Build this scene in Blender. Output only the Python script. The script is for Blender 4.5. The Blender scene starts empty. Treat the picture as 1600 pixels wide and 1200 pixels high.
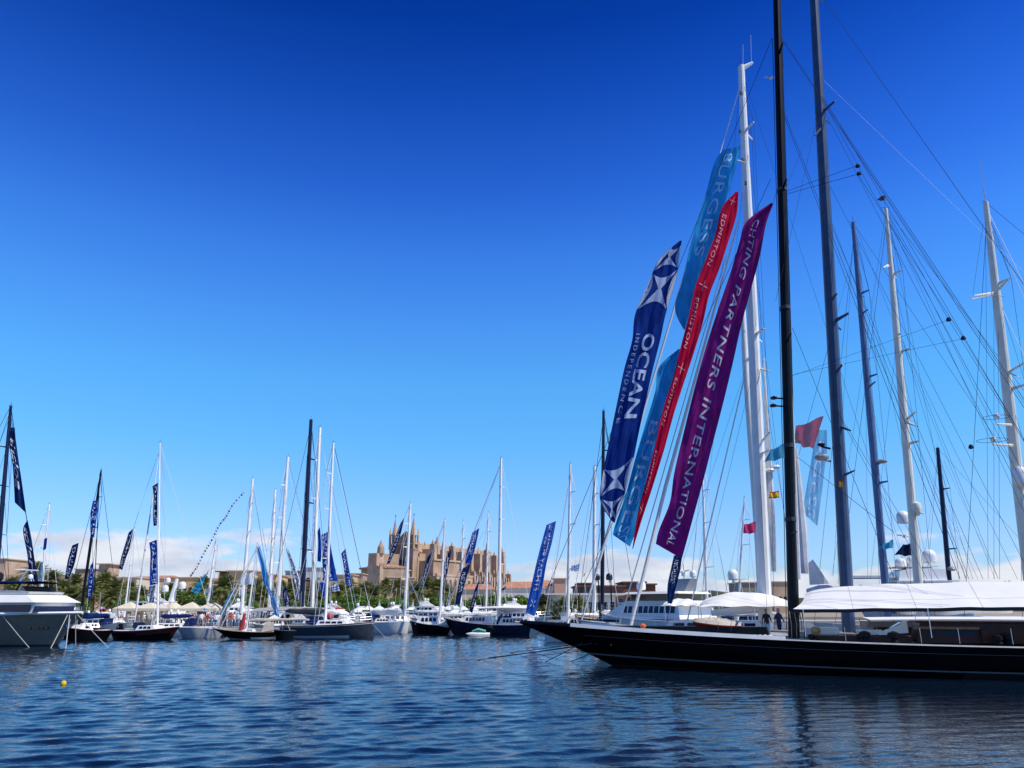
import bpy, bmesh, math, random
from mathutils import Vector, Matrix, noise
R = math.radians
rnd = random.Random(7)
scene = bpy.context.scene
col = scene.collection

# ------------------------------------------------------------------ camera
F, PITCH, CH = 1200.0, math.atan(350/1200), 3.2
cam_d = bpy.data.cameras.new('camera'); cam = bpy.data.objects.new('camera', cam_d); col.objects.link(cam)
cam.location = (0, 0, CH); cam.rotation_euler = (math.pi/2 + PITCH, 0, 0)
cam_d.sensor_width = 36; cam_d.lens = 36*F/1600; cam_d.clip_start = .1; cam_d.clip_end = 20000
scene.camera = cam
# ------------------------------------------------------------------ world
SUN = Vector((.90, -.40, 0)).normalized()*math.cos(R(54)) + Vector((0, 0, math.sin(R(54))))
w = bpy.data.worlds.new('World'); scene.world = w; w.use_nodes = True
wn, wl = w.node_tree.nodes, w.node_tree.links
wn.clear()
def N(t, **k):
    n = wn.new(t)
    for a, b in k.items(): setattr(n, a, b)
    return n
sky = N('ShaderNodeTexSky'); sky.sky_type = 'NISHITA'; sky.sun_disc = False
sky.sun_elevation = R(54); sky.sun_rotation = math.atan2(SUN.x, SUN.y)
sky.altitude = 0; sky.air_density = 1.0; sky.dust_density = .25; sky.ozone_density = 3.0
tc = N('ShaderNodeTexCoord'); sep = N('ShaderNodeSeparateXYZ'); wl.new(tc.outputs['Generated'], sep.inputs[0])
tint = N('ShaderNodeValToRGB'); wl.new(sep.outputs['Z'], tint.inputs[0])
cr = tint.color_ramp
cr.elements[0].position = 0; cr.elements[0].color = (.95, 1.35, 1.9, 1)
cr.elements[1].position = 1; cr.elements[1].color = (.01, .16, .75, 1)
for p, c in ((.08, (1.10, 1.50, 2.3, 1)), (.133, (1.02, 1.62, 2.35, 1)), (.20, (.82, 1.80, 2.4, 1)), (.276, (.76, 1.92, 2.65, 1)), (.354, (.66, 1.72, 2.9, 1)), (.428, (.48, 1.42, 2.9, 1)), (.498, (.28, 1.0, 2.65, 1)), (.592, (.10, .62, 2.1, 1)), (.662, (.025, .38, 1.6, 1)), (.78, (.012, .24, 1.15, 1))):
    e = cr.elements.new(p); e.color = c
mul = N('ShaderNodeMixRGB', blend_type='MULTIPLY'); mul.inputs[0].default_value = 1
wl.new(sky.outputs[0], mul.inputs[1]); wl.new(tint.outputs[0], mul.inputs[2])
# clouds low on the horizon
mp = N('ShaderNodeMapping'); mp.inputs['Scale'].default_value = (6.0, 6.0, 21); mp.inputs['Location'].default_value = (11.1, 5.7, 0); wl.new(tc.outputs['Generated'], mp.inputs[0])
n1 = N('ShaderNodeTexNoise'); n1.inputs['Scale'].default_value = 1.0; n1.inputs['Detail'].default_value = 9; n1.inputs['Roughness'].default_value = .55
wl.new(mp.outputs[0], n1.inputs['Vector'])
# density falls with height: clouds stand between 0 and ~5 degrees
hm = N('ShaderNodeMapRange'); wl.new(sep.outputs['Z'], hm.inputs[0])
hm.inputs[1].default_value = .02; hm.inputs[2].default_value = .105; hm.inputs[3].default_value = .205; hm.inputs[4].default_value = -.21
ad = N('ShaderNodeMath', operation='ADD'); wl.new(n1.outputs[0], ad.inputs[0]); wl.new(hm.outputs[0], ad.inputs[1])
cm = N('ShaderNodeMapRange', interpolation_type='SMOOTHSTEP'); wl.new(ad.outputs[0], cm.inputs[0])
cm.inputs[1].default_value = .50; cm.inputs[2].default_value = .60; cm.inputs[3].default_value = 0; cm.inputs[4].default_value = .92
# cloud shading: bright where dense above, pale mauve at the base
n2 = N('ShaderNodeTexNoise'); n2.inputs['Scale'].default_value = 2.3; n2.inputs['Detail'].default_value = 6; wl.new(mp.outputs[0], n2.inputs['Vector'])
cc = N('ShaderNodeValToRGB'); wl.new(n2.outputs[0], cc.inputs[0])
cc.color_ramp.elements[0].position = .35; cc.color_ramp.elements[0].color = (7.4, 8.2, 10.0, 1)
cc.color_ramp.elements[1].position = .62; cc.color_ramp.elements[1].color = (10.9, 11.1, 11.9, 1)
cut = N('ShaderNodeMapRange', interpolation_type='SMOOTHSTEP'); wl.new(sep.outputs['Z'], cut.inputs[0]); cut.inputs[1].default_value = .13; cut.inputs[2].default_value = .20; cut.inputs[3].default_value = 1; cut.inputs[4].default_value = 0
cmc = N('ShaderNodeMath', operation='MULTIPLY'); wl.new(cm.outputs[0], cmc.inputs[0]); wl.new(cut.outputs[0], cmc.inputs[1])
mx = N('ShaderNodeMixRGB'); wl.new(cmc.outputs[0], mx.inputs[0]); wl.new(mul.outputs[0], mx.inputs[1]); wl.new(cc.outputs[0], mx.inputs[2])
bg = N('ShaderNodeBackground'); bg.inputs[1].default_value = .075; wl.new(mx.outputs[0], bg.inputs[0])
wo = N('ShaderNodeOutputWorld'); wl.new(bg.outputs[0], wo.inputs[0])
# ------------------------------------------------------------------ sun
sd = bpy.data.lights.new('sun', 'SUN'); sd.energy = 4.6; sd.angle = R(.5); sd.color = (1, .945, .83)
so = bpy.data.objects.new('sun', sd); col.objects.link(so); so.rotation_euler = SUN.to_track_quat('Z', 'Y').to_euler()
vs = scene.view_settings; vs.view_transform = 'Standard'; vs.look = 'None'; vs.gamma = 1; vs.use_curve_mapping = False; vs.exposure = 0.05

# ------------------------------------------------------------------ maths of the place
CP, SP = math.cos(PITCH), math.sin(PITCH)
def P(px, py, Y):
    "the point at distance Y (metres north) seen at a photo pixel"
    u, v = (px-800)/F, (600-py)/F
    d = Vector((u, CP - v*SP, SP + v*CP)); return Vector((0, 0, CH)) + d*(Y/d.y)
def ZA(py, Y): return P(800, py, Y).z
def XA(px, Y, z=1.0): return (px-800)/F*(Y*CP + (z-CH)*SP)

# ------------------------------------------------------------------ materials
MATS = {}
def mat(name, c, rough=.6, metal=0, var=0, scale=3.0, bump=0, trans=0, coat=0, spec=None, c2=None, emis=None, streak=None):
    if name in MATS: return MATS[name]
    m = bpy.data.materials.new(name); m.use_nodes = True; nt = m.node_tree; n, l = nt.nodes, nt.links
    b = n['Principled BSDF']
    b.inputs['Base Color'].default_value = (*c, 1); b.inputs['Roughness'].default_value = rough; b.inputs['Metallic'].default_value = metal
    if coat: b.inputs['Coat Weight'].default_value = coat; b.inputs['Coat Roughness'].default_value = .05
    if spec is not None: b.inputs['Specular IOR Level'].default_value = spec
    if var or c2 or bump:
        t = n.new('ShaderNodeTexCoord'); mpn = n.new('ShaderNodeMapping'); l.new(t.outputs['Object'], mpn.inputs[0])
        if streak: mpn.inputs['Scale'].default_value = streak
        no = n.new('ShaderNodeTexNoise'); no.inputs['Scale'].default_value = scale; no.inputs['Detail'].default_value = 6; l.new(mpn.outputs[0], no.inputs['Vector'])
        r = n.new('ShaderNodeValToRGB'); l.new(no.outputs[0], r.inputs[0])
        a = c2 if c2 else tuple(x*(1-var) for x in c); z = c if c2 else tuple(min(1, x*(1+var)) for x in c)
        r.color_ramp.elements[0].position = .35; r.color_ramp.elements[0].color = (*a, 1)
        r.color_ramp.elements[1].position = .65; r.color_ramp.elements[1].color = (*z, 1)
        l.new(r.outputs[0], b.inputs['Base Color'])
        if bump:
            bp = n.new('ShaderNodeBump'); bp.inputs['Strength'].default_value = bump; bp.inputs['Distance'].default_value = .05
            l.new(no.outputs[0], bp.inputs['Height']); l.new(bp.outputs[0], b.inputs['Normal'])
    if trans:
        tr = n.new('ShaderNodeBsdfTranslucent'); tr.inputs[0].default_value = (*c, 1)
        if var or c2: l.new(r.outputs[0], tr.inputs[0])
        ms = n.new('ShaderNodeMixShader'); ms.inputs[0].default_value = trans
        l.new(b.outputs[0], ms.inputs[1]); l.new(tr.outputs[0], ms.inputs[2]); l.new(ms.outputs[0], n['Material Output'].inputs[0])
    MATS[name] = m; return m
def sheer_cloth(name, c, alpha, trans=.5):
    m = mat(name, c, .7, var=.12, scale=1.5, trans=trans)
    nt = m.node_tree; out = nt.nodes['Material Output']; src = out.inputs[0].links[0].from_socket
    tp = nt.nodes.new('ShaderNodeBsdfTransparent'); ms = nt.nodes.new('ShaderNodeMixShader'); ms.inputs[0].default_value = alpha
    nt.links.new(tp.outputs[0], ms.inputs[1]); nt.links.new(src, ms.inputs[2]); nt.links.new(ms.outputs[0], out.inputs[0]); return m

WHITE = mat('white_gelcoat', (.83, .815, .77), .35, var=.05, scale=.7, coat=.1)
WHITE2 = mat('offwhite_paint', (.72, .71, .67), .4, var=.07, scale=1.2)
CREAM = mat('cream_mast_paint', (.72, .69, .58), .35, var=.08, scale=.8)
WMAST = mat('white_mast_paint', (.82, .81, .77), .3, var=.06, scale=.8)
BLACK = mat('black_gloss_hull', (.004, .004, .0045), .2, spec=.3, coat=.12, var=.3, scale=.4)
BLACKM = mat('black_mast', (.004, .004, .005), .42, var=.3, scale=2, spec=.18)
NAVY = mat('navy_hull', (.010, .016, .035), .2, coat=.3, var=.2)
NAVYM = mat('navy_mast', (.006, .012, .045), .4, spec=.25)
GREYH = mat('slate_hull', (.045, .055, .07), .22, coat=.4, var=.15)
GREYM = mat('grey_mast_paint', (.045, .078, .15), .4, var=.15, scale=1, spec=.35)
BLUEM = mat('blue_grey_mast_paint', (.09, .15, .30), .4, var=.1, scale=1, spec=.35)
TEAK = mat('teak_deck', (.34, .25, .16), .75, var=.15, scale=6)
MAHOG = mat('varnished_mahogany', (.075, .018, .008), .45, coat=.05, spec=.2, var=.3, scale=3, streak=(1, 1, 12))
REDW = mat('red_brown_topside', (.13, .018, .012), .25, coat=.4, var=.2)
GREYP = mat('grey_paint', (.30, .32, .34), .5, var=.1)
DGREY = mat('dark_grey_fabric', (.05, .055, .06), .8, var=.2)
ALU = mat('aluminium', (.55, .56, .58), .35, metal=.8)
STEEL = mat('stainless', (.6, .6, .6), .25, metal=1)
GLASS = mat('tinted_glass', (.008, .011, .016), .07, spec=.5)
BGLASS = mat('blue_tinted_glass', (.008, .018, .06), .08, spec=.35)
WIRE = mat('dark_rigging_wire', (.012, .018, .04), .8, spec=.1)
WWIRE = mat('pale_rigging_wire', (.50, .54, .6), .6)
ROPE = mat('mooring_rope_white', (.55, .54, .5), .85)
DROPE = mat('mooring_rope_dark', (.03, .03, .04), .85)
CANVAS = mat('white_canvas', (.84, .83, .80), .75, var=.04, scale=.6, trans=.12)
SAILC = mat('pale_sailcloth', (.66, .67, .70), .75, var=.12, scale=1.6, trans=.2)
CREAMC = mat('cream_canvas', (.74, .66, .50), .8, var=.06, trans=.15)
BEIGEC = mat('beige_cover', (.52, .46, .37), .85, var=.12, scale=2)
BLUEC = mat('blue_cover', (.008, .022, .10), .85, spec=.05, var=.25, scale=2)
REDC = mat('red_cover', (.42, .02, .02), .7, var=.15)
ORANGE = mat('orange_plastic', (.62, .12, .03), .5)
DOME = mat('radome_white', (.78, .78, .76), .35)
BDOME = mat('radome_black', (.012, .012, .014), .3)
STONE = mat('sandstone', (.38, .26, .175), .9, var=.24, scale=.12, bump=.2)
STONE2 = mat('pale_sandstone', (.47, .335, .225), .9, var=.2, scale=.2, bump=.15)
STONED = mat('shaded_sandstone', (.27, .175, .11), .9, var=.25, scale=.15)  # darker sandstone copy; shade of west front, belfries and niches is painted in
ROOFT = mat('terracotta_tiles', (.42, .20, .12), .85, var=.25, scale=.8)
PLAST = mat('cream_plaster', (.62, .52, .38), .9, var=.1, scale=.3)
PLASTO = mat('ochre_plaster', (.62, .42, .22), .9, var=.1, scale=.3)
PLASTW = mat('white_plaster', (.66, .64, .58), .9, var=.1, scale=.3)
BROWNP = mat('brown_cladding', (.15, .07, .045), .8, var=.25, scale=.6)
CONC = mat('concrete', (.40, .39, .36), .9, var=.15, scale=.5)
WIN = mat('dark_window', (.014, .015, .018), .3, spec=.25)
PALMG = mat('palm_frond', (.23, .24, .06), .6, c2=(.08, .10, .022), scale=1.2, trans=.25)
PALMY = mat('palm_frond_dry', (.46, .32, .12), .7, c2=(.22, .15, .05), scale=1.2, trans=.2)
TRUNK = mat('palm_trunk_bark', (.13, .09, .06), .95, var=.3, scale=4, bump=.6)
LEAFG = mat('broad_leaf', (.17, .30, .035), .55, c2=(.055, .12, .016), scale=.9, trans=.3)
LEAFD = mat('dark_leaf', (.03, .05, .016), .6, c2=(.015, .028, .008), scale=.9, trans=.2)
BARK = mat('tree_bark', (.09, .07, .05), .95, var=.3, scale=4, bump=.5)

# ------------------------------------------------------------------ mesh building
class MB:
    def __init__(s): s.v, s.f, s.m = [], [], []
    def add(s, vs, fs, mi=0):
        o = len(s.v); s.v += [tuple(v) for v in vs]; s.f += [tuple(i+o for i in f) for f in fs]; s.m += [mi]*len(fs); return s
    def quad(s, a, b, c, d, mi=0): return s.add([a, b, c, d], [(0, 1, 2, 3)], mi)
    def box(s, x0, x1, y0, y1, z0, z1, T=None, mi=0):
        vs = [Vector(p) for p in ((x0,y0,z0),(x1,y0,z0),(x1,y1,z0),(x0,y1,z0),(x0,y0,z1),(x1,y0,z1),(x1,y1,z1),(x0,y1,z1))]
        if T: vs = [T(v) for v in vs]
        return s.add(vs, [(0,3,2,1),(4,5,6,7),(0,1,5,4),(1,2,6,5),(2,3,7,6),(3,0,4,7)], mi)
    def tube(s, pts, rs, n=6, mi=0, cap=True, sq=1.0):
        pts = [Vector(p) for p in pts]
        if not isinstance(rs, (list, tuple)): rs = [rs]*len(pts)
        vs = []; fs = []
        for i, p in enumerate(pts):
            d = (pts[min(i+1, len(pts)-1)] - pts[max(i-1, 0)]).normalized()
            a = d.cross(Vector((0, 1, 0)));
            if a.length < .2: a = d.cross(Vector((0, 0, 1)))
            a.normalize(); b = d.cross(a)
            for k in range(n):
                t = 2*math.pi*(k+.5)/n; vs.append(p + a*(math.cos(t)*rs[i]) + b*(math.sin(t)*rs[i]*sq))
        for i in range(len(pts)-1):
            for k in range(n):
                k2 = (k+1) % n; fs.append((i*n+k, i*n+k2, (i+1)*n+k2, (i+1)*n+k))
        if cap: fs.append(tuple(range(n-1, -1, -1))); fs.append(tuple((len(pts)-1)*n+k for k in range(n)))
        return s.add(vs, fs, mi)
    def lathe(s, c, prof, n=14, mi=0, ax=None):
        vs, fs = [], []; c = Vector(c)
        for r, z in prof:
            for k in range(n): t = 2*math.pi*k/n; vs.append(c + Vector((r*math.cos(t), r*math.sin(t), z)))
        for i in range(len(prof)-1):
            for k in range(n): k2 = (k+1) % n; fs.append((i*n+k, i*n+k2, (i+1)*n+k2, (i+1)*n+k))
        fs.append(tuple(range(n-1, -1, -1))); fs.append(tuple((len(prof)-1)*n+k for k in range(n)))
        return s.add(vs, fs, mi)
    def prism(s, prof, w0, w1, T, mi=0, zlo=None, zhi=None):
        "side profile (l,z) spanned from -w to +w; the half width goes from w0 at the lowest to w1 at the highest point"
        zs = [p[1] for p in prof]; lo = zlo if zlo is not None else min(zs); hi = zhi if zhi is not None else max(zs)
        vs = []
        for sg in (-1, 1):
            for l, z in prof:
                k = (z-lo)/max(hi-lo, 1e-6); vs.append(T(Vector((l, sg*(w0+(w1-w0)*k), z))))
        n = len(prof); fs = [tuple(range(n)), tuple(range(2*n-1, n-1, -1))]
        for i in range(n): j = (i+1) % n; fs.append((i, i+n, j+n, j))
        return s.add(vs, fs, mi)
def link(o, parent=None):
    col.objects.link(o)
    if parent is not None: o.parent = parent
    return o
def mk(name, mb, mats, parent=None, org=None, smooth=False, recalc=True):
    if org is None: org = parent['org'] if parent is not None and 'org' in parent else (0, 0, 0)
    ox, oy, oz = org
    me = bpy.data.meshes.new(name); me.from_pydata([(v[0]-ox, v[1]-oy, v[2]-oz) for v in mb.v], [], mb.f)
    if not isinstance(mats, (list, tuple)): mats = [mats]
    for m in mats: me.materials.append(m)
    if len(mats) > 1: me.polygons.foreach_set('material_index', mb.m)
    if recalc:
        bm = bmesh.new(); bm.from_mesh(me); bmesh.ops.recalc_face_normals(bm, faces=bm.faces); bm.to_mesh(me); bm.free()
    if smooth:
        me.polygons.foreach_set('use_smooth', [True]*len(me.polygons))
        if smooth != 'full': 
            try: me.set_sharp_from_angle(angle=R(35))
            except Exception: pass
    o = bpy.data.objects.new(name, me); link(o, parent)
    if parent is not None: o['org'] = tuple(org) if False else list(org)
    else:
        o.location = org; o['org'] = list(org)
    return o
def tag(o, label=None, cat=None, group=None, kind=None):
    if label: o['label'] = label
    if cat: o['category'] = cat
    if group: o['group'] = group
    if kind: o['kind'] = kind
    return o
def root(name, loc, label, cat, group=None):
    o = bpy.data.objects.new(name, None); col.objects.link(o); o.location = loc; o.empty_display_size = .3
    o['org'] = list(loc); return tag(o, label, cat, group)
def copy_tree(o, parent=None):
    c = o.copy(); col.objects.link(c)
    if parent is not None: c.parent = parent
    for ch in list(o.children): copy_tree(ch, c)
    return c
def wire(parent, name, a, b, r=.012, m=None, sag=0, n=4):
    a, b = Vector(a), Vector(b)
    if sag:
        pts = [a.lerp(b, k/6) - Vector((0, 0, sag*4*(k/6)*(1-k/6))) for k in range(7)]
    else: pts = [a, b]
    return mk(name, MB().tube(pts, r, n), m or WIRE, parent, smooth=True)
# ------------------------------------------------------------------ boats
class Boat:
    def __init__(s, name, label, cat, bow, stern, B=4.0, fb=(1.5, 1.1, 1.2), ovb=1.0, ovs=.6, wt=.6, tm=.45, flare=.8, hull=WHITE,
                 bottom=None, stripe=None, deck=WHITE2, group=None, side=0, bottom_z=.12, deckin=.0, rail=None):
        # bow, stern: (photo pixel, distance) of the stem head and of the transom on the centreline
        b = Vector((XA(bow[0], bow[1], fb[0]), bow[1], 0)); e = Vector((XA(stern[0], stern[1], fb[2]), stern[1], 0))
        s.b, s.L = b, (e-b).length; s.d = (e-b).normalized(); s.n = Vector((-s.d.y, s.d.x, 0))
        if s.n.y > 0: s.n = -s.n                       # s.n points to the viewer's side
        s.B, s.fb, s.ovb, s.ovs, s.wt, s.tm, s.flare = B/2, fb, ovb, ovs, wt, tm, flare
        s.root = root(name, tuple(b + s.d*s.L/2), label, cat, group); s.deckin = deckin
        mb = MB(); NI, NJ = 22, 6
        g = [[[s.hp(i/NI, j/NJ, sd) for j in range(NJ+1)] for i in range(NI+1)] for sd in (-1, 1)]
        for q in range(2):
            o = len(mb.v); mb.v += [tuple(p) for r_ in g[q] for p in r_]
            for i in range(NI):
                for j in range(NJ):
                    a = o+i*(NJ+1)+j; mb.f.append((a, a+NJ+1, a+NJ+2, a+1)); z = (g[q][i][j].z+g[q][i][j+1].z)/2
                    mb.m.append(1 if bottom and z < bottom_z else 0)
        for j in range(NJ): mb.quad(g[0][NI][j], g[1][NI][j], g[1][NI][j+1], g[0][NI][j+1])
        s.hull = mk('hull', mb, [hull, bottom or hull], s.root, smooth=True)
        mb = MB(); 
        for i in range(NI):
            for k in range(4):
                def dp(ii, kk):
                    a, c = g[0][ii][NJ], g[1][ii][NJ]; f = .012 + .976*kk/4
                    p = a.lerp(c, f); p.z += -deckin + .06*math.sin(math.pi*kk/4); return p
                mb.quad(dp(i, k), dp(i+1, k), dp(i+1, k+1), dp(i, k+1))
        s.deck = mk('deck', mb, deck, s.root, smooth=True)
        if rail:
            for sd in (-1, 1):
                mk('cap_rail', MB().tube([s.hp(i/NI, 1, sd)+Vector((0, 0, .02)) for i in range(NI+1)], .035+.0*B, 4), rail, s.root)
        if stripe:
            for (z0, z1, m) in stripe:
                for sd in (-1, 1):
                    mb = MB(); 
                    for i in range(NI*2):
                        q = []
                        for ii, zz in ((i, z0), (i+1, z0), (i+1, z1), (i, z1)):
                            t = ii/(NI*2); zt = zz if zz > 0 else s.z(t)+zz
                            # find section parameter at this height
                            j = (zt+.35)/(s.z(t)+.35); p = s.hp(t, max(0, min(1, j)), sd); p += s.n*(.012*sd); q.append(p)
                        mb.quad(*q)
                    mk('stripe', mb, m, s.root)
    def z(s, t):
        a, m, c = s.fb; return a*(1-t)*(1-2*t) + 4*m*t*(1-t) + c*t*(2*t-1)
    def g(s, t):
        if t < s.tm: return max(.0, 1-(1-t/s.tm)**2.1)**.85
        return 1-(1-s.wt)*((t-s.tm)/(1-s.tm))**2.2
    def hp(s, t, j, sd):
        t = max(0, min(1, t)); zt = s.z(t); z = -.35 + (zt+.35)*j
        xs = t*s.L; xw = s.ovb + t*(s.L-s.ovb-s.ovs)
        f = j**1.15
        x = xw + (xs-xw)*f
        bw = s.B*s.flare*s.g(min(1, t*1.0))*(t**.25 if t < .3 else .3**.25+(t-.3)*.37); b = bw + (s.B*s.g(t)-bw)*j**.7
        return s.b + s.d*x + s.n*(sd*b) + Vector((0, 0, z))
    def T(s, v): return s.b + s.d*v[0] + s.n*v[1] + Vector((0, 0, v[2]))
    def l_at(s, px, sv=0, z=1.5):
        u = (px-800)/F; a = s.b + s.n*sv
        return (u*(a.y*CP + (z-CH)*SP) - a.x)/(s.d.x - u*s.d.y*CP)
    def Y_at(s, l, sv=0): return (s.b + s.d*l + s.n*sv).y
    def part(s, name, mb, m, parent=None, smooth=False): return mk(name, mb, m, parent or s.root, smooth=smooth)
    def dz(s, l): return s.z(max(0, min(1, l/s.L))) - s.deckin
    def cabin(s, l0, l1, w, h, rf=.6, rb=.2, m=WHITE, z0=None, nwin=4, name='deckhouse', wm=GLASS, taper=.8, wh=(.35, .8), crown=0):
        z = (s.dz((l0+l1)/2) if z0 is None else z0) - .03
        prof = [(l0, z), (l0+rf, z+h), (l1-rb, z+h+crown), (l1, z)]
        c = s.part(name, MB().prism(prof, w/2, w/2*taper, s.T), m)
        if nwin:
            for sd in (-1, 1):
                a, b = l0+rf+.15, l1-rb-.15; st = (b-a)/nwin
                for k in range(nwin):
                    x0, x1 = a+st*k+st*.08, a+st*(k+1)-st*.08
                    za, zb = z+h*wh[0], z+h*wh[1]
                    def W(l, zz, e): 
                        kk = (zz-z)/h; return s.T((l, sd*(w/2*(1+(taper-1)*kk)+e), zz))
                    mb = MB(); vs = [W(x0, za, -.02), W(x1, za, -.02), W(x1, zb, -.02), W(x0, zb, -.02), W(x0, za, .015), W(x1, za, .015), W(x1-.05, zb, .015), W(x0+.05, zb, .015)]
                    mb.add(vs, [(0,1,2,3),(4,5,6,7),(0,1,5,4),(1,2,6,5),(2,3,7,6),(3,0,4,7)])
                    mk('window', mb, wm, c)
        return c
    def lifelines(s, l0=None, l1=None, n=12, h=.65, m=ALU, sides=(1, -1)):
        l0 = l0 if l0 is not None else .3; l1 = l1 if l1 is not None else s.L-.2
        for sd in sides:
            top = []
            for k in range(n+1):
                l = l0+(l1-l0)*k/n; t = l/s.L; p = s.hp(t, 1, sd); p = p - s.n*(sd*.06); q = p + Vector((0, 0, h))
                s.part('stanchion', MB().tube([p, q], .016, 4), m); top.append(q)
            for f in (1, .55): s.part('lifeline', MB().tube([Vector((p.x, p.y, p.z-h*(1-f))) for p in top], .008 + .00004*s.b.y, 3), m)
    def mast(s, top, basepx, wb=.22, wtp=None, m=WMAST, spr=(.3, .55, .78), sw=1.2, stays=True, boom=0, cover=None, zb=None, l=None, sprm=None, furl=None, bz=1.0, ext=0, name='mast', back=True, swept=.15, wr=None, wm=None, fs_top=.97, track=True):
        l = s.l_at(basepx, 0, 1.6) if l is None else l
        z0 = s.dz(l) if zb is None else zb; base = s.T((l, 0, z0)); tp = P(top[0], top[1], base.y - 0)
        tp = base + (tp-base)*(1+ext); s.mb_, s.mt_ = base, tp; wtp = wtp or wb*.55; s.ml = l
        n = 10; pts = [base.lerp(tp, k/n) for k in range(n+1)]; rs = [(wb + (wtp-wb)*max(0, (k/n-.45)/.55)**1.3)/2 for k in range(n+1)]
        M = s.part(name, MB().tube(pts, rs, 12, sq=1.35), m, smooth=True)
        if track: mk('sail_track', MB().tube([base.lerp(tp, .04)+s.d*wb*.5, tp-(tp-base)*.01+s.d*wtp*.5], .02+wb*.03, 4), DGREY if m in (BLACKM, NAVYM) else ALU, M)
        H = (tp-base).length; s.H = H
        wr = wr or (.006+base.y*.00016); 
        mk('masthead_instruments', MB().tube([tp, tp+Vector((0, 0, H*.02))], .015, 4).tube([tp+Vector((-.02*H*.5, 0, .1)), tp+Vector((.02*H*.5, 0, .12))], .018, 4), WIRE, M)
        tips = {1: [], -1: []}
        for f in spr:
            c = base.lerp(tp, f); 
            for sd in (1, -1):
                q = c + s.n*(sd*sw*(1.15-f*.5)) + s.d*swept*2
                mk('spreader', MB().tube([c, q], [wb*.22, wb*.12], 5, sq=.5), sprm or m, M); tips[sd].append(q)
        if stays:
            WM = wm or WIRE
            for sd in (1, -1):
                chain = s.hp(min(.98, (l+.3)/s.L), 1, sd)
                pts = [chain]+tips[sd]+[base.lerp(tp, .98)]
                s.part('shroud', MB().tube(pts, wr, 3), WM)
                for q, f in zip(tips[sd], list(spr)[1:]+[.95]): s.part('shroud', MB().tube([q, base.lerp(tp, f)], wr*.8, 3), WM)
                s.part('shroud', MB().tube([chain-s.d*.4, base.lerp(tp, spr[0])], wr, 3), WM)
            bow = s.T((.25, 0, s.dz(.25))); fst = base.lerp(tp, fs_top)
            if furl: s.part('furled_headsail', MB().tube([bow, bow.lerp(fst, .12), bow.lerp(fst, .5), fst], [furl*.4, furl, furl*.75, furl*.3], 7), CANVAS if furl > 0 else WM, smooth=True)
            else: s.part('forestay', MB().tube([bow, fst], wr*1.2, 3), WM)
            if back: s.part('backstay', MB().tube([s.T((s.L-.2, 0, s.dz(s.L))), tp], wr*1.1, 3), WM)
        if boom:
            a = s.T((l+.2, 0, z0+bz)); b = s.T((l+boom, 0, z0+bz+.05)); B_ = s.part('boom', MB().tube([a, b], wb*.45, 8), m, smooth=True)
            if cover:
                pts = [a.lerp(b, k/8)+Vector((0, 0, wb*.55+.1*math.sin(k*2.1)*wb)) for k in range(9)]
                s.part('sail_cover', MB().tube(pts, [wb*.5]+[wb*(1.35-.6*k/8) for k in range(1, 8)]+[wb*.4], 8, sq=1.0), cover, smooth=True)
        return M
    def canopy(s, l0, l1, w, z, m=CANVAS, name='bimini', crown=.15, post=True, pm=STEEL, thick=.06):
        mb = MB(); n = 8
        for k in range(n):
            for q in range(6):
                def c(a, b):
                    return s.T((l0+(l1-l0)*a/n, -w/2+w*b/6, z+crown*math.sin(math.pi*b/6)+crown*.4*math.sin(math.pi*a/n)))
                mb.quad(c(k, q), c(k+1, q), c(k+1, q+1), c(k, q+1))
        o = s.part(name, mb, m, smooth=True)
        for sd in (-1, 1):
            mk('edge_band', MB().tube([s.T((l0+(l1-l0)*a/n, sd*w/2, z+crown*.4*math.sin(math.pi*a/n)-.03)) for a in range(n+1)], thick, 4), m, o)
            if post:
                for a in (0.03, .5, .97): l = l0+(l1-l0)*a; s.part('canopy_post', MB().tube([s.T((l, sd*w/2*.95, s.dz(l))), s.T((l, sd*w/2*.95, z))], .025, 4), pm)
        return o
    def domes(s, specs, parent=None, m=DOME):
        for (l, sv, z, r) in specs:
            c = s.T((l, sv, z)); s.part('radome', MB().lathe(c, [(r*.7, -r*1.0), (r*.98, -r*.8), (r, 0), (r*.92, r*.4), (r*.7, r*.75), (r*.38, r*.95), (.02, r)], 14), m, smooth=True)
            s.part('radome_bracket', MB().tube([c-Vector((0, 0, r*1.7)), c-Vector((0, 0, r*.95))], r*.22, 6), WHITE2)
    def mooring(s, l, sd, to, m=ROPE, r=None, name='mooring_line'):
        a = s.hp(l/s.L, .97, sd); r = r or .01+a.y*.0002
        wire(s.root, name, a, (to[0], to[1], -.3), r, m, sag=.05)

def flagcloth(name, label, cat, pts, mats, Y, ripple=.05, stripes=None, group=None, parent=None):
    "pts: photo pixels of the four corners (hoist top, hoist bottom, fly bottom, fly top)"
    A, B_, C_, D_ = [P(p[0], p[1], Y) for p in pts]; mb = MB(); n, m_ = 8, 6
    rows = stripes or [0]*m_
    def q(i, j):
        p = A.lerp(D_, i/n).lerp(B_.lerp(C_, i/n), j/m_); p.y += ripple*math.sin(i*1.4+j*.4)*(i/n+.15)*1.5; p.z += ripple*.4*math.sin(i*1.1); return p
    for i in range(n):
        for j in range(m_): mb.quad(q(i, j), q(i+1, j), q(i+1, j+1), q(i, j+1), rows[j])
    o = mk(name, mb, mats, parent, org=None if parent is not None else tuple(A), smooth='full')
    if parent is None: tag(o, label, cat, group)
    return o

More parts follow.
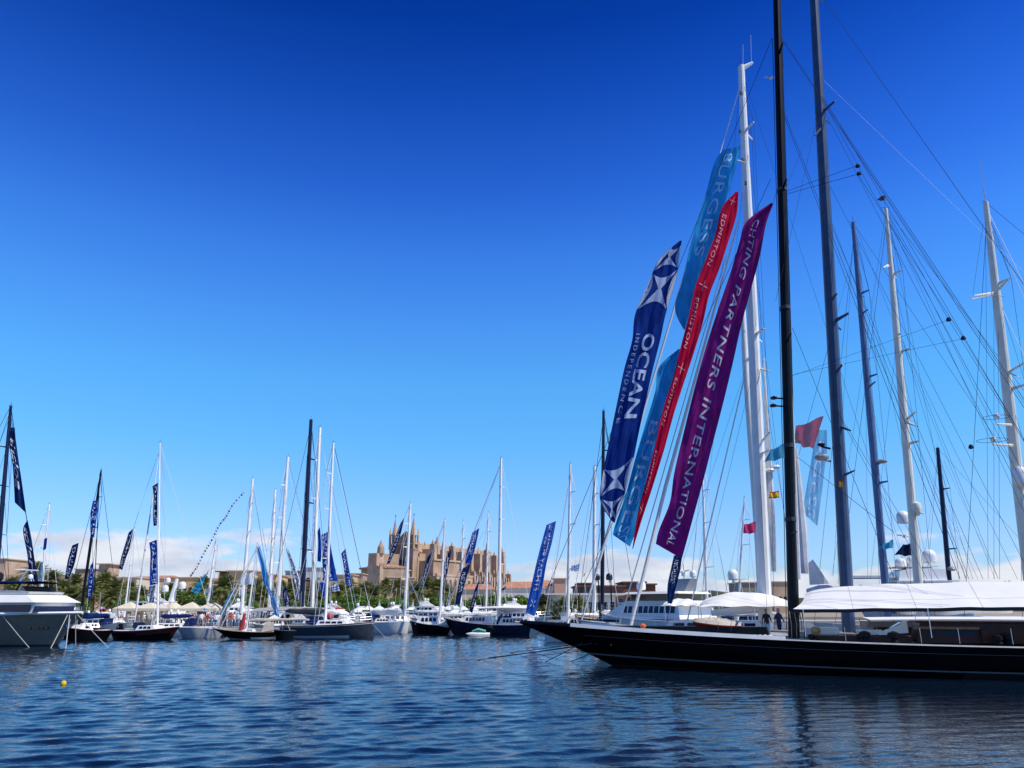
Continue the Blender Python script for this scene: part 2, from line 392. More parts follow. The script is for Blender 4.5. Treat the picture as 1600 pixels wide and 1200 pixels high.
# ------------------------------------------------------------------ banners
def interp(pts, t):
    n = len(pts)-1; k = min(int(t*n), n-1); f = t*n-k
    p0 = pts[max(k-1, 0)]; p1 = pts[k]; p2 = pts[k+1]; p3 = pts[min(k+2, n)]
    def cr(a, b, c, d): return .5*((2*b)+(c-a)*f+(2*a-5*b+4*c-d)*f*f+(3*b-a-3*c+d)*f*f*f)
    return cr(p0[0], p1[0], p2[0], p3[0]), cr(p0[1], p1[1], p2[1], p3[1])
def even(pts, n=24):
    "resample by arc length"
    d = [0]; 
    for a, b in zip(pts, pts[1:]): d.append(d[-1]+math.hypot(b[0]-a[0], b[1]-a[1]))
    out = []
    for k in range(n+1):
        t = d[-1]*k/n; i = 0
        while i < len(d)-2 and d[i+1] < t: i += 1
        f = (t-d[i])/max(d[i+1]-d[i], 1e-6); out.append((pts[i][0]+(pts[i+1][0]-pts[i][0])*f, pts[i][1]+(pts[i+1][1]-pts[i][1])*f))
    return out
class Banner:
    def __init__(s, label, left, right, Y, m, amp=.08, freq=5, ph=0, group=None, nu=10, nv=60, dY=0, seams=True, name='banner', Ytop=None, resample=False):
        if resample: left, right = even(left), even(right)
        s.l, s.r, s.Y, s.amp, s.fr, s.ph = left, right, Y, amp, freq, ph; s.Yt = Ytop or Y
        org = tuple(s.at(.5, 0)); s.root = root(name, org, label, 'banner', group)
        mb = MB()
        for j in range(nv):
            for i in range(nu): mb.quad(s.at(i/nu, j/nv), s.at((i+1)/nu, j/nv), s.at((i+1)/nu, (j+1)/nv), s.at(i/nu, (j+1)/nv))
        s.cloth = mk('cloth', mb, m, s.root, smooth='full', recalc=False)
    def at(s, u, t, off=0):
        a, b = interp(s.l, t), interp(s.r, t); x, y = a[0]+(b[0]-a[0])*u, a[1]+(b[1]-a[1])*u
        Y = s.Yt + (s.Y-s.Yt)*t
        k = math.sin(math.pi*min(1, max(0, u))*.5+.15)
        Y += s.amp*(math.sin(6.283*(u*1.6+t*s.fr*.5)+s.ph) + .5*math.sin(6.283*(u*3.1-t*s.fr*1.3)+s.ph*2) + .35*math.sin(6.283*(u*.5+t*s.fr*2.1)+s.ph*3))
        return P(x, y, Y-off)
    def hem(s, m, nv=60):
        for u in (0, 1): mk('hem', MB().tube([s.at(u, j/nv) for j in range(nv+1)], .018, 4), m, s.root, smooth=True)
    def shape(s, verts, faces, m, name, off=.02):
        bm = bmesh.new(); vs = [bm.verts.new((x, y, 0)) for x, y in verts]
        for f in faces:
            try: bm.faces.new([vs[i] for i in f])
            except Exception: pass
        bmesh.ops.triangulate(bm, faces=bm.faces)
        for _ in range(4):
            ln = [e for e in bm.edges if abs(e.verts[0].co.x-e.verts[1].co.x) > .07 or abs(e.verts[0].co.y-e.verts[1].co.y) > .012]
            if not ln: break
            bmesh.ops.subdivide_edges(bm, edges=ln, cuts=1); bmesh.ops.triangulate(bm, faces=bm.faces)
        mb = MB(); bm.verts.index_update()
        mb.add([s.at(v.co.x, v.co.y, off) for v in bm.verts], [tuple(v.index for v in f.verts) for f in bm.faces]); bm.free()
        return mk(name, mb, m, s.root, recalc=False)
    def text(s, txt, t0, t1, u0, u1, m, up=False, mirror=False, wide=1.0, upright=False, space=1.0, off=.02, name='lettering'):
        "baseline runs down the banner from t0 to t1; the letters fill u0..u1"
        cu = bpy.data.curves.new('t', 'FONT'); cu.body = txt; cu.resolution_u = 3; cu.space_character = space
        if wide != 1.0: cu.offset = wide
        o = bpy.data.objects.new('t', cu); col.objects.link(o); bpy.context.view_layer.update()
        me = bpy.data.meshes.new_from_object(o.evaluated_get(bpy.context.evaluated_depsgraph_get())); bpy.data.objects.remove(o)
        xs = [v.co.x for v in me.vertices]; ys = [v.co.y for v in me.vertices]; x0, x1, y0, y1 = min(xs), max(xs), min(ys), max(ys)
        V = []
        for v in me.vertices:
            a, b = (v.co.x-x0)/(x1-x0), (v.co.y-y0)/(y1-y0)
            if up: a, b = 1-a, 1-b
            if mirror: b = 1-b
            V.append((u0+(u1-u0)*b, t0+(t1-t0)*a))
        F_ = [tuple(p.vertices) for p in me.polygons]; bpy.data.meshes.remove(me)
        return s.shape(V, F_, m, name, off)
# ------------------------------------------------------------------ water and land
def water_mat():
    m = bpy.data.materials.new('harbour_water'); m.use_nodes = True; n, l = m.node_tree.nodes, m.node_tree.links
    b = n['Principled BSDF']; b.inputs['Base Color'].default_value = (.0028, .0095, .022, 1); b.inputs['Roughness'].default_value = .05; b.inputs['IOR'].default_value = 1.33
    t = n.new('ShaderNodeTexCoord')
    prev = None
    for sc, st, det, dist, strg in (((3.0, 5.0, 1), 1.5, 3, .015, .7),):
        mp_ = n.new('ShaderNodeMapping'); mp_.inputs['Scale'].default_value = sc; mp_.inputs['Rotation'].default_value = (0, 0, .35); l.new(t.outputs['Object'], mp_.inputs[0])
        no = n.new('ShaderNodeTexNoise'); no.inputs['Scale'].default_value = st; no.inputs['Detail'].default_value = det; no.inputs['Distortion'].default_value = .6; l.new(mp_.outputs[0], no.inputs['Vector'])
        bp = n.new('ShaderNodeBump'); bp.inputs['Strength'].default_value = strg; bp.inputs['Distance'].default_value = dist; l.new(no.outputs[0], bp.inputs['Height'])
        if prev: l.new(prev.outputs[0], bp.inputs['Normal'])
        prev = bp
    l.new(prev.outputs[0], b.inputs['Normal']); return m
import numpy as np
def water_mesh():
    x0, x1, y0, y1, st = -88.0, 34.0, 4.0, 128.0, .17
    xs = np.arange(x0, x1+st/2, st); yl = [y0]
    while yl[-1] < y1: yl.append(yl[-1]+.085+.0016*yl[-1])
    ys = np.array(yl); X, Y = np.meshgrid(xs, ys); Z = np.zeros_like(X); DX, DY = np.zeros_like(X), np.zeros_like(X)
    g_ = np.random.RandomState(4)
    for k in range(90):
        lam = .38*(1.3/.38)**(g_.rand()**1.4); th = -1.25 + g_.normal(0, .45); kk = 2*math.pi/lam; amp = .0040*lam**.95*g_.uniform(.5, 1.3); ph = g_.uniform(0, 6.28)
        a_ = kk*(X*math.cos(th)+Y*math.sin(th))+ph; Z += amp*np.sin(a_)/3.6*1.35; DX += amp/3.6*np.cos(a_)*math.cos(th); DY += amp/3.6*np.cos(a_)*math.sin(th)
    gust = 1.9+.55*np.sin(X*.055+1.3*np.sin(Y*.04)+.8)*np.sin(Y*.09+.9*np.sin(X*.03)); lee = 1/(1+np.exp(-(X-7-.10*(Y-20))/2.2)); lee *= 1/(1+np.exp((Y-46)/3)); gust = gust*(1-lee)+lee*(.42+.12*np.sin(X*.5+Y*.2)*np.sin(Y*.35)); e = np.minimum.reduce([X-x0, float(xs[-1])-X, Y-y0, float(ys[-1])-Y]); gust *= np.clip(e/4, 0, 1)
    Z *= gust; V = np.stack([X+DX*gust, Y+DY*gust, Z], -1).reshape(-1, 3); nx, ny = len(xs), len(ys)
    i = np.arange((ny-1)*(nx-1)); r_, c_ = i//(nx-1), i % (nx-1); a = r_*nx+c_; Fq = np.stack([a, a+1, a+nx+1, a+nx], -1)
    X1, Y1 = float(xs[-1]), float(ys[-1]); n0 = len(V)
    out = [(-3000, -200), (3000, -200), (3000, 6000), (-3000, 6000), (x0, y0), (X1, y0), (X1, Y1), (x0, Y1)]; V = np.vstack([V, [(p[0], p[1], 0) for p in out]])
    Fq = np.vstack([Fq, [(n0, n0+1, n0+5, n0+4), (n0+1, n0+2, n0+6, n0+5), (n0+2, n0+3, n0+7, n0+6), (n0+3, n0, n0+4, n0+7)]])
    me = bpy.data.meshes.new('water'); me.vertices.add(len(V)); me.vertices.foreach_set('co', V.astype(np.float32).ravel()); nf_ = len(Fq)
    me.loops.add(nf_*4); me.loops.foreach_set('vertex_index', Fq.astype(np.int32).ravel()); me.polygons.add(nf_); me.polygons.foreach_set('loop_start', np.arange(0, nf_*4, 4, dtype=np.int32)); me.polygons.foreach_set('use_smooth', np.ones(nf_, dtype=bool)); me.update(calc_edges=True); me.validate()
    me.materials.append(water_mat()); o = bpy.data.objects.new('water', me); col.objects.link(o); return tag(o, kind='structure')
water_mesh()
mb = MB(); mb.box(-900, 900, 136, 5000, -2, 1.1); tag(mk('quay', mb, CONC), kind='structure')
mb = MB(); mb.box(-900, 900, 150, 4900, 1.0, 1.6); tag(mk('promenade_ground', mb, mat('sandy_ground', (.30, .25, .18), .95, var=.15, scale=.2)), kind='structure')
def hill(name, pts, Y, depth, m):
    "a low ridge, pts are (photo x, photo y) of its skyline"
    mb = MB(); n = 60; rows = []
    for r_, (dy, k) in enumerate(((-depth, 0), (-depth*.5, .6), (0, 1), (depth, .5))):
        row = []
        for i in range(n+1):
            t = i/n*(len(pts)-1); j = min(int(t), len(pts)-2); f = t-j; x = pts[j][0]+(pts[j+1][0]-pts[j][0])*f; y = pts[j][1]+(pts[j+1][1]-pts[j][1])*f
            p = P(x, y, Y); row.append((p.x, Y+dy, 1.5+(p.z-1.5)*k + 1.6*noise.noise(Vector((p.x*.03, dy*.02, r_)))*k))
        rows.append(row)
    for a, b_ in zip(rows, rows[1:]):
        for i in range(n): mb.quad(a[i], a[i+1], b_[i+1], b_[i])
    return tag(mk(name, mb, m, smooth='full'), kind='structure')
hill('hill', [(-80, 922), (60, 915), (200, 918), (330, 914), (480, 912), (600, 915), (760, 925), (860, 928)], 620, 60, mat('scrub_hill', (.12, .13, .06), .95, c2=(.30, .22, .14), scale=.05))
hill('hill', [(960, 940), (1040, 932), (1080, 924), (1110, 923), (1150, 930), (1250, 934), (1400, 936), (1600, 936), (1700, 938)], 420, 50, mat('green_hill', (.05, .065, .02), .95, c2=(.02, .03, .01), scale=.15))

# ------------------------------------------------------------------ town buildings
wmesh = {}
def house(name, label, x0, x1, yt, Y, depth, wall, roof=None, rows=2, cols=4, yb=946, overhang=.4, parapet=0, skew=0, balcony=False, group='old town houses behind the palms', win=True, pitched=0, wsize=(1.1, 1.5), rows0=.12, cat='building', wm=WIN):
    a, b_ = P(x0, yt, Y), P(x1, yt, Y+skew); zt = a.z; zb = 1.4; w_ = math.hypot(b_.x-a.x, b_.y-a.y)
    d = Vector((b_.x-a.x, b_.y-a.y, 0)).normalized(); n_ = Vector((d.y, -d.x, 0)); o3 = Vector((a.x, a.y, 0))
    T = lambda v: o3 + d*v[0] - n_*v[1] + Vector((0, 0, v[2]))
    r = root(name, (a.x, a.y, zb), label, cat, group)
    mk('wall', MB().box(0, w_, 0, depth, zb-1, zt, T), wall, r)
    rm = roof or (ROOFT if pitched else STONE2 if wall is not BROWNP else BROWNP)
    if pitched:
        mk('roof', MB().add([T(v) for v in ((-overhang, -overhang, zt), (w_+overhang, -overhang, zt), (w_+overhang, depth+overhang, zt), (-overhang, depth+overhang, zt), (pitched, depth/2, zt+pitched), (w_-pitched, depth/2, zt+pitched))], [(0,1,5,4), (1,2,5), (2,3,4,5), (3,0,4), (3,2,1,0)]), rm, r)
    else:
        mk('roof', MB().box(-overhang, w_+overhang, -overhang, depth+overhang, zt+.01, zt+.35, T), rm, r)
        if parapet: mk('parapet', MB().box(.1, w_-.1, .1, .4, zt+.36, zt+.36+parapet, T), wall, r)
    if win:
        H = zt-zb; me = None
        for i in range(rows):
            for j in range(cols):
                cx = w_*(j+.5)/cols; cz = zb+H*(1-rows0)-H*(1-rows0*1.5)*(i+.5)/rows
                ww, wh_ = min(wsize[0], w_/cols*.6)/2, min(wsize[1], H/rows*.55)/2
                fr = mk('window', MB().box(cx-ww, cx+ww, -.05, .05, cz-wh_, cz+wh_, T), wm, r)
                mk('sill', MB().box(cx-ww-.1, cx+ww+.1, -.18, .02, cz-wh_-.14, cz-wh_-.02, T), wall, fr)
            if balcony: mk('balcony', MB().box(w_*.05, w_*.95, -1.2, -.02, cz-wh_-.5, cz-wh_-.2, T).box(w_*.05, w_*.95, -1.2, -1.14, cz-wh_-.2, cz-wh_+.5, T), PLASTW, r)
    return r
B_ = [  # label, x0, x1, ytop, Y, depth, wall, kwargs
 ('pale stone wall block at the far left edge behind the motor yacht', -60, 10, 874, 260, 20, STONE2, dict(rows=2, cols=3)),
 ('long blank sandstone bastion behind the leftmost palms', 8, 128, 905, 250, 30, STONE2, dict(win=False, parapet=1)),
 ('flat roofed stone house between two leaning navy banners', 118, 150, 890, 300, 12, STONE2, dict(rows=1, cols=3)),
 ('square sandstone lookout tower with a flat cap beside the black mast', 155, 171, 882, 290, 8, STONE2, dict(rows=1, cols=1, overhang=.8, cat='tower')),
 ('low beige wall house right of the lookout tower', 168, 214, 903, 280, 14, PLAST, dict(rows=1, cols=4)),
 ('white house with tiled roof behind the white forked mast', 196, 232, 906, 300, 12, PLASTW, dict(rows=2, cols=4, pitched=1.5)),
 ('pinkish house under a tiled roof right of the lettered mast banners', 230, 268, 904, 310, 12, PLAST, dict(rows=2, cols=5, pitched=1.4)),
 ('long ochre terrace house behind the green trees at left', 262, 312, 903, 300, 12, PLASTO, dict(rows=2, cols=6)),
 ('small cream house with brown roof left of the ochre villa', 300, 346, 907, 320, 12, PLAST, dict(rows=2, cols=4, pitched=1.2)),
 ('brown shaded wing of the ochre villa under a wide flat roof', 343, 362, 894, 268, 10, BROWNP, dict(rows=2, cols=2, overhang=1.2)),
 ('bright ochre villa with flat overhanging roof', 358, 398, 893, 262, 14, PLASTO, dict(rows=1, cols=1, overhang=.8)),
 ('low ochre block with one dark window right of the villa', 394, 432, 899, 266, 14, PLASTO, dict(rows=1, cols=2)),
 ('brown terraced block behind the thick white masts', 424, 470, 905, 280, 14, BROWNP, dict(rows=2, cols=4, balcony=True)),
 ('upper terrace house with balconies left of the tall navy mast', 446, 476, 893, 300, 12, PLAST, dict(rows=3, cols=4, balcony=True)),
 ('cream apartment block with balconies between the tall masts', 470, 512, 888, 300, 14, PLASTW, dict(rows=3, cols=5, balcony=True)),
 ('stone terrace house behind the big blue banners', 508, 552, 899, 290, 14, STONE2, dict(rows=2, cols=5)),
 ('small sandstone gatehouse left of the palace', 546, 566, 897, 300, 10, STONE, dict(rows=1, cols=2)),
 ('low house with terracotta roof in front of the cathedral end', 722, 772, 921, 215, 12, PLAST, dict(rows=1, cols=6, pitched=1.6)),
 ('long terracotta roofed house right of the cathedral', 783, 852, 919, 225, 14, PLASTW, dict(rows=1, cols=8, pitched=2)),
 ('second tiled house behind the bright blue banner', 838, 872, 916, 240, 14, PLASTW, dict(rows=1, cols=4, pitched=2)),
 ('brick and plaster stair tower over the tiled roofs', 866, 884, 905, 236, 6, mat('pink_plaster', (.50, .30, .22), .9, var=.1), dict(rows=0, cols=1, win=False, cat='tower')),
 ('low harbour terminal with a wide white slab roof', 862, 962, 930, 150, 18, PLASTW, dict(rows=1, cols=9, roof=PLASTW, overhang=1.5, wsize=(3, 2.2), rows0=.3)),
 ('dark glazed office block with brown roof boxes behind the slim navy mast', 902, 975, 917, 175, 14, BROWNP, dict(rows=1, cols=7, wsize=(1.6, 1.6), roof=BROWNP, wm=BGLASS)),
 ('brown clad roof box left of the navy mast', 905, 926, 913, 182, 8, BROWNP, dict(win=False)),
 ('brown clad block behind the white motor yacht', 975, 1008, 911, 180, 12, BROWNP, dict(rows=1, cols=3)),
 ('dark brown roof box behind the flybridge', 1003, 1024, 914, 186, 8, BROWNP, dict(win=False)),
 ('grey slatted block behind the pair of thick white masts', 1158, 1186, 911, 240, 14, mat('grey_slats', (.22, .20, .16), .9, var=.2, streak=(8, 8, 1), scale=1), dict(rows=1, cols=3)),
 ('beige flat building between the white mast and the black mast', 1206, 1236, 910, 250, 14, STONE2, dict(rows=1, cols=4)),
]
for lb, x0, x1, yt, Y, dp, wl_, kw in B_: house('house' if kw.get('cat') != 'tower' else 'tower', lb, x0, x1, yt, Y, dp, wl_, **kw)

# ------------------------------------------------------------------ palace beside the cathedral
def poly_block(r, name, x0, x1, yt, yb, Y0, Y1, depth, m):
    "wall whose front runs from photo x0 at distance Y0 to x1 at distance Y1"
    a, b_ = P(x0, yt, Y0), P(x1, yt, Y1); zt = ZA(yt, Y0); zb = ZA(yb, Y0); d = Vector((b_.x-a.x, Y1-Y0, 0)); w_ = d.length; d.normalize(); n_ = Vector((-d.y, d.x, 0)); o3 = Vector((a.x, Y0, 0))
    T = lambda v: o3 + d*v[0] + n_*v[1] + Vector((0, 0, v[2]))
    return mk(name, MB().box(0, w_, 0, depth, zb, zt, T), m, r), T, w_, zt, zb
def wins(r, T, w_, xs, z0, z1, ww, m=WIN, arch=False, name='window'):
    for x in xs:
        mb = MB()
        if arch:
            k = 6; pr = [(x-ww, z0), (x+ww, z0)] + [(x+ww*math.cos(math.pi*i/k), z1+ww*math.sin(math.pi*i/k)) for i in range(k+1)]
            vs = [T((a, -.12, b)) for a, b in pr]+[T((a, .1, b)) for a, b in pr]; n = len(pr)
            mb.add(vs, [tuple(range(n)), tuple(range(2*n-1, n-1, -1))]+[(i, (i+1) % n, (i+1) % n+n, i+n) for i in range(n)])
        else: mb.box(x-ww, x+ww, -.12, .1, z0, z1, T)
        mk(name, mb, m, r)
pr = root('palace', tuple(P(600, 940, 440)), 'sandstone palace with arcaded dark side wall left of the cathedral', 'palace')
b1, T, w_, zt, zb = poly_block(pr, 'west_wall', 565, 596, 890, 945, 455, 432, 16, STONE)
wins(b1, T, w_, [w_*.33+i*w_*.115 for i in range(4)], ZA(916, 450), ZA(906, 450), 1.0, arch=True)
wins(b1, T, w_, [w_*.40+i*w_*.14 for i in range(3)], ZA(898, 450), ZA(893, 450), 1.0)
mk('tile_roof', MB().box(-1, w_+.5, -1.2, 15, zt+.02, zt+1.0, T), ROOFT, pr)
b2, T, w_, zt, zb = poly_block(pr, 'corner_tower', 594, 606, 884, 945, 430, 436, 9, STONE2)
for i in range(5): mk('merlon', MB().box(w_*(i+.15)/5, w_*(i+.75)/5, 0, .8, zt+.02, zt+1.3, T), STONE2, b2)
b3, T, w_, zt, zb = poly_block(pr, 'loggia_wall', 606, 640, 891, 902, 437, 445, 14, PLAST)
wins(b3, T, w_, [w_*(.12+.19*i) for i in range(5)], ZA(900, 440), ZA(894, 440), .8)
mk('tile_roof', MB().add([T(v) for v in ((-.6, -1, zt+.03), (w_+1, -1, zt+.03), (w_+1, 13, zt+3.4), (-.6, 13, zt+3.4), (-.6, 13, zt+.03), (w_+1, 13, zt+.03))], [(0, 1, 2, 3), (0, 3, 4), (1, 5, 2), (3, 2, 5, 4)]), mat('pale_tiles', (.55, .38, .20), .9, var=.2, scale=.5), pr)
b4, T, w_, zt, zb = poly_block(pr, 'lower_wall', 604, 648, 902.5, 945, 434, 443, 4, STONE2)
mk('cornice', MB().box(-.5, w_+.5, -.6, .5, zt+.02, zt+.6, T), STONE2, b4)
wins(b4, T, w_, [w_*(.1+.13*i) for i in range(7)], ZA(915, 436), ZA(906, 436), 1.1, BROWNP)
wins(b4, T, w_, [w_*(.12+.2*i) for i in range(4)], ZA(933, 436), ZA(924, 436), 1.1, BROWNP, arch=True)
b5, T, w_, zt, zb = poly_block(pr, 'rear_tower', 577, 595, 867, 900, 475, 462, 12, STONE)
b6, T, w_, zt, zb = poly_block(pr, 'angel_tower', 589, 600, 864, 900, 452, 458, 6, STONE2)
pk = P(595, 852, 455); mk('turret', MB().lathe((pk.x, 456, zt), [(2.2, 0), (2.0, ZA(855, 456)-zt), (1.0, ZA(850, 456)-zt), (.15, ZA(843, 456)-zt)], 8), STONE, b6)
b7, T, w_, zt, zb = poly_block(pr, 'stepped_wall', 597, 612, 868, 900, 462, 468, 8, STONE2)

# ------------------------------------------------------------------ cathedral
A0 = P(645, 900, 480); A1 = P(779, 900, 566); A0.z = A1.z = 0
cu_ = (A1-A0); CL = cu_.length; cu_.normalize(); cv_ = Vector((cu_.y, -cu_.x, 0))       # cv_ points out of the south wall, to the viewer's right
CT = lambda v: A0 + cu_*v[0] + cv_*v[1] + Vector((0, 0, v[2]))
cat_ = root('cathedral', tuple(A0+Vector((0, 0, 4))), 'great gothic sandstone cathedral with twin spires and rows of buttresses', 'cathedral')
def cz(py, u=0): return ZA(py, CT((u, 0, 0)).y)
ZR, ZB = cz(850, 0), 4
ZN = cz(846, 10)                   # top of the nave wall
mk('nave_wall', MB().box(2, CL, -17, -6, ZB, ZN-1, CT), STONE2, cat_)
mk('nave_roof', MB().add([CT(v) for v in ((1, -6.5, ZN-1.0), (CL, -6.5, ZN-1.0), (CL, -16.5, ZN-1.0), (1, -16.5, ZN-1.0), (1, -11.5, ZN+.7), (CL, -11.5, ZN+.7))], [(0,1,5,4), (2,3,4,5), (0,4,3), (1,2,5)]), STONE2, cat_)
ZS = cz(868, 30)
mk('aisle_wall', MB().box(6, CL, -6, 0, ZB, ZS, CT), STONE, cat_)
ZC = cz(895, 30)
mk('chapel_wall', MB().box(10, CL, 0, 7, ZB, ZC, CT), STONE, cat_)
nb = 9
for k in range(nb):
    u = 14 + (CL-16)*k/(nb-1); zt = ZN - 1.5 - (3 if k % 2 else 0)
    b_ = mk('buttress', MB().box(u-1.3, u+1.3, -3, 6.5, ZS-18, ZS+3, CT).box(u-1.1, u+1.1, 2.5, 6, ZS+3.01, zt, CT), STONE2, cat_)
    hp = zt+1.2+(2.5 if k in (1, 6) else 0)
    c = CT((u, 4.2, zt)); mk('pinnacle', MB().tube([c, c+Vector((0, 0, 1.2)), c+Vector((0, 0, 3.2 + (2.5 if k in (1, 6) else 0)))], [1.3, .9, .08], 6), STONE2, b_)
    # flying buttress
    mk('flying_buttress', MB().add([CT(v) for v in ((u-.6, -6, ZN-5), (u+.6, -6, ZN-5), (u+.6, 2.6, ZN-12), (u-.6, 2.6, ZN-12), (u-.6, -6, ZN-7), (u+.6, -6, ZN-7), (u+.6, 2.6, ZN-14), (u-.6, 2.6, ZN-14))], [(0,1,2,3), (7,6,5,4), (0,3,7,4), (1,5,6,2)]), STONE2, b_)
    if k < nb-1:
        um = u + (CL-16)/(nb-1)/2
        for (z0, z1, vv, ww) in ((ZN-12, ZN-5, -6, 1.5), (ZS-15, ZS-5, 0, 1.6)):  # lancets widened so their dark panes also paint the shade of the bays
            for dx in (-1, 1):
                mk('lancet_window', MB().add([CT(v) for v in ((um+dx*ww-1.15, vv+.15, z0), (um+dx*ww+1.15, vv+.15, z0), (um+dx*ww+1.15, vv+.15, z1-1), (um+dx*ww, vv+.15, z1+.6), (um+dx*ww-1.15, vv+.15, z1-1))]+[CT(v) for v in ((um+dx*ww-1.15, vv-.1, z0), (um+dx*ww+1.15, vv-.1, z0), (um+dx*ww+1.15, vv-.1, z1-1), (um+dx*ww, vv-.1, z1+.6), (um+dx*ww-1.15, vv-.1, z1-1))], [(0,1,2,3,4), (0,5,6,1), (1,6,7,2), (2,7,8,3), (3,8,9,4), (4,9,5,0)]), WIN, cat_)
        # small pinnacle on the nave parapet
        c = CT((um, -6, ZN-1)); mk('pinnacle', MB().tube([c, c+Vector((0, 0, 1.2)), c+Vector((0, 0, 2.6))], [.6, .45, .05], 5), STONE2, cat_)
# close row of tall thin chapel buttresses
nf = 22
for k in range(nf):
    u = 34+(CL-35)*k/(nf-1); zt = ZC - (1.5 if k % 3 else -1.5)
    f = mk('chapel_buttress', MB().box(u-.7, u+.7, 7, 12.5, ZB, zt-6, CT).box(u-.65, u+.65, 7, 10.8, zt-5.99, zt, CT), STONE2, cat_)
    c = CT((u, 8.4, zt)); mk('pinnacle', MB().tube([c, c+Vector((0, 0, 2.6))], [.8, .05], 4), STONE2, f)
for k in range(1, nf):
    u = 34+(CL-35)*(k-.5)/(nf-1)
    mk('chapel_window_shade', MB().box(u-.85, u+.85, 6.9, 7.15, ZC-20, ZC-4, CT), WIN, cat_)  # wide dark panes, windows that also paint the shade between the buttresses
# sacristy block and terrace at the west end
z1 = cz(902, 12); mk('terrace_wall', MB().box(-3, 36, 11.6, 20, ZB, z1, CT), STONE2, cat_)
mk('terrace_parapet', MB().box(-3.3, 36.3, 19.2, 20.3, z1+.02, z1+1.3, CT), STONE2, cat_)
for k in range(8):
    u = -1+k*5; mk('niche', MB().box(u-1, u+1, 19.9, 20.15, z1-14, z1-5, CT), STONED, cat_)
    mk('pier', MB().box(u+1.6, u+2.7, 20.01, 21.6, ZB, z1-2, CT), STONE2, cat_)
zt = cz(878, 18); mk('side_portal', MB().box(5, 33, 0.02, 11.5, ZB, zt, CT), STONE, cat_)
mk('portal_cornice', MB().box(4.5, 33.5, 11.0, 12.2, zt+.02, zt+1, CT), STONE2, cat_)
# west front
zf = cz(849, 0)
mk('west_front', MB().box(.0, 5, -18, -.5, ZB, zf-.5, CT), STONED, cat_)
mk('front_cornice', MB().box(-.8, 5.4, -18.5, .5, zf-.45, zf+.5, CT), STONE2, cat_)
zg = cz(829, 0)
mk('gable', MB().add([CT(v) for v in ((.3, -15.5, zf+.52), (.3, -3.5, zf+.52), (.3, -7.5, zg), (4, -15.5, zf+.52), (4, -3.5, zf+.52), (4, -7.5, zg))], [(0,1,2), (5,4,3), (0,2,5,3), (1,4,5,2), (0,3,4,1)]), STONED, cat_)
def rose(u, v, z, r): 
    pts = [(u-.25, v+r*math.cos(t*math.pi/8), z+r*math.sin(t*math.pi/8)) for t in range(16)]; p2 = [(u+.1, b, c) for a, b, c in pts]
    mk('rose_window', MB().add([CT(p) for p in pts+p2], [tuple(range(16))]+[(i, (i+1) % 16, (i+1) % 16+16, i+16) for i in range(16)]), WIN, cat_)
rose(0, -9.5, zf-13, 3.6)
for (v0, top, bs, wd) in ((-16.8, 806, 836, 4.4), (-2.3, 804, 836, 4.8)):
    c0 = CT((2, v0, 0)); zt_, zb_ = ZA(top+4, c0.y), ZA(bs, c0.y)
    tw = mk('tower', MB().box(2-wd/2, 2+wd/2, v0-wd/2, v0+wd/2, ZB, zb_-9, CT), STONE, cat_)
    for du in (-1, 1):
        for dv in (-1, 1):
            q = CT((2+du*wd*.46, v0+dv*wd*.46, zb_-9)); mk('corner_shaft', MB().tube([q, q+Vector((0, 0, 9)), q+Vector((0, 0, 13.5))], [.85, .75, .05], 6), STONE2, tw)
            q = CT((2+du*wd*.5, v0+dv*wd*.5, ZB)); mk('corner_buttress', MB().tube([q, q+Vector((0, 0, zb_-13-ZB))], [1.2, .9], 6), STONE2, tw)
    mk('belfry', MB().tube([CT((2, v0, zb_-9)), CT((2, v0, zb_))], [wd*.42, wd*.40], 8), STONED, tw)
    for z_ in (zb_-9, zb_-.3): mk('belfry_cornice', MB().box(2-wd*.56, 2+wd*.56, v0-wd*.56, v0+wd*.56, z_, z_+.5, CT), STONE2, tw)
    sp = mk('spire', MB().tube([CT((2, v0, zb_+.21)), CT((2, v0, zb_+.21+(zt_-zb_)*.4)), CT((2, v0, zt_))], [wd*.42, wd*.25, .15], 8), STONE2, tw)
    mk('cross', MB().tube([CT((2, v0, zt_-.3)), CT((2, v0, zt_+2.4))], .16, 4).tube([CT((2, v0-.8, zt_+1.6)), CT((2, v0+.8, zt_+1.6))], .13, 4), WIRE, sp)
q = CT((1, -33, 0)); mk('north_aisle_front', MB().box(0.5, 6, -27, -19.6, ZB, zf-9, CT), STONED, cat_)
c = CT((14, 3, ZN-4)); mk('stair_turret', MB().tube([CT((20, 3, ZS)), CT((20, 3, cz(852, 20))), CT((20, 3, cz(838, 20)))], [2.2, 1.9, .15], 8), STONE2, cat_)
mk('apse_roof', MB().tube([CT((CL-6, 2, ZC)), CT((CL-6, 2, ZC+8)), CT((CL-6, 2, ZC+11))], [5, 5, .2], 10), STONE, cat_)

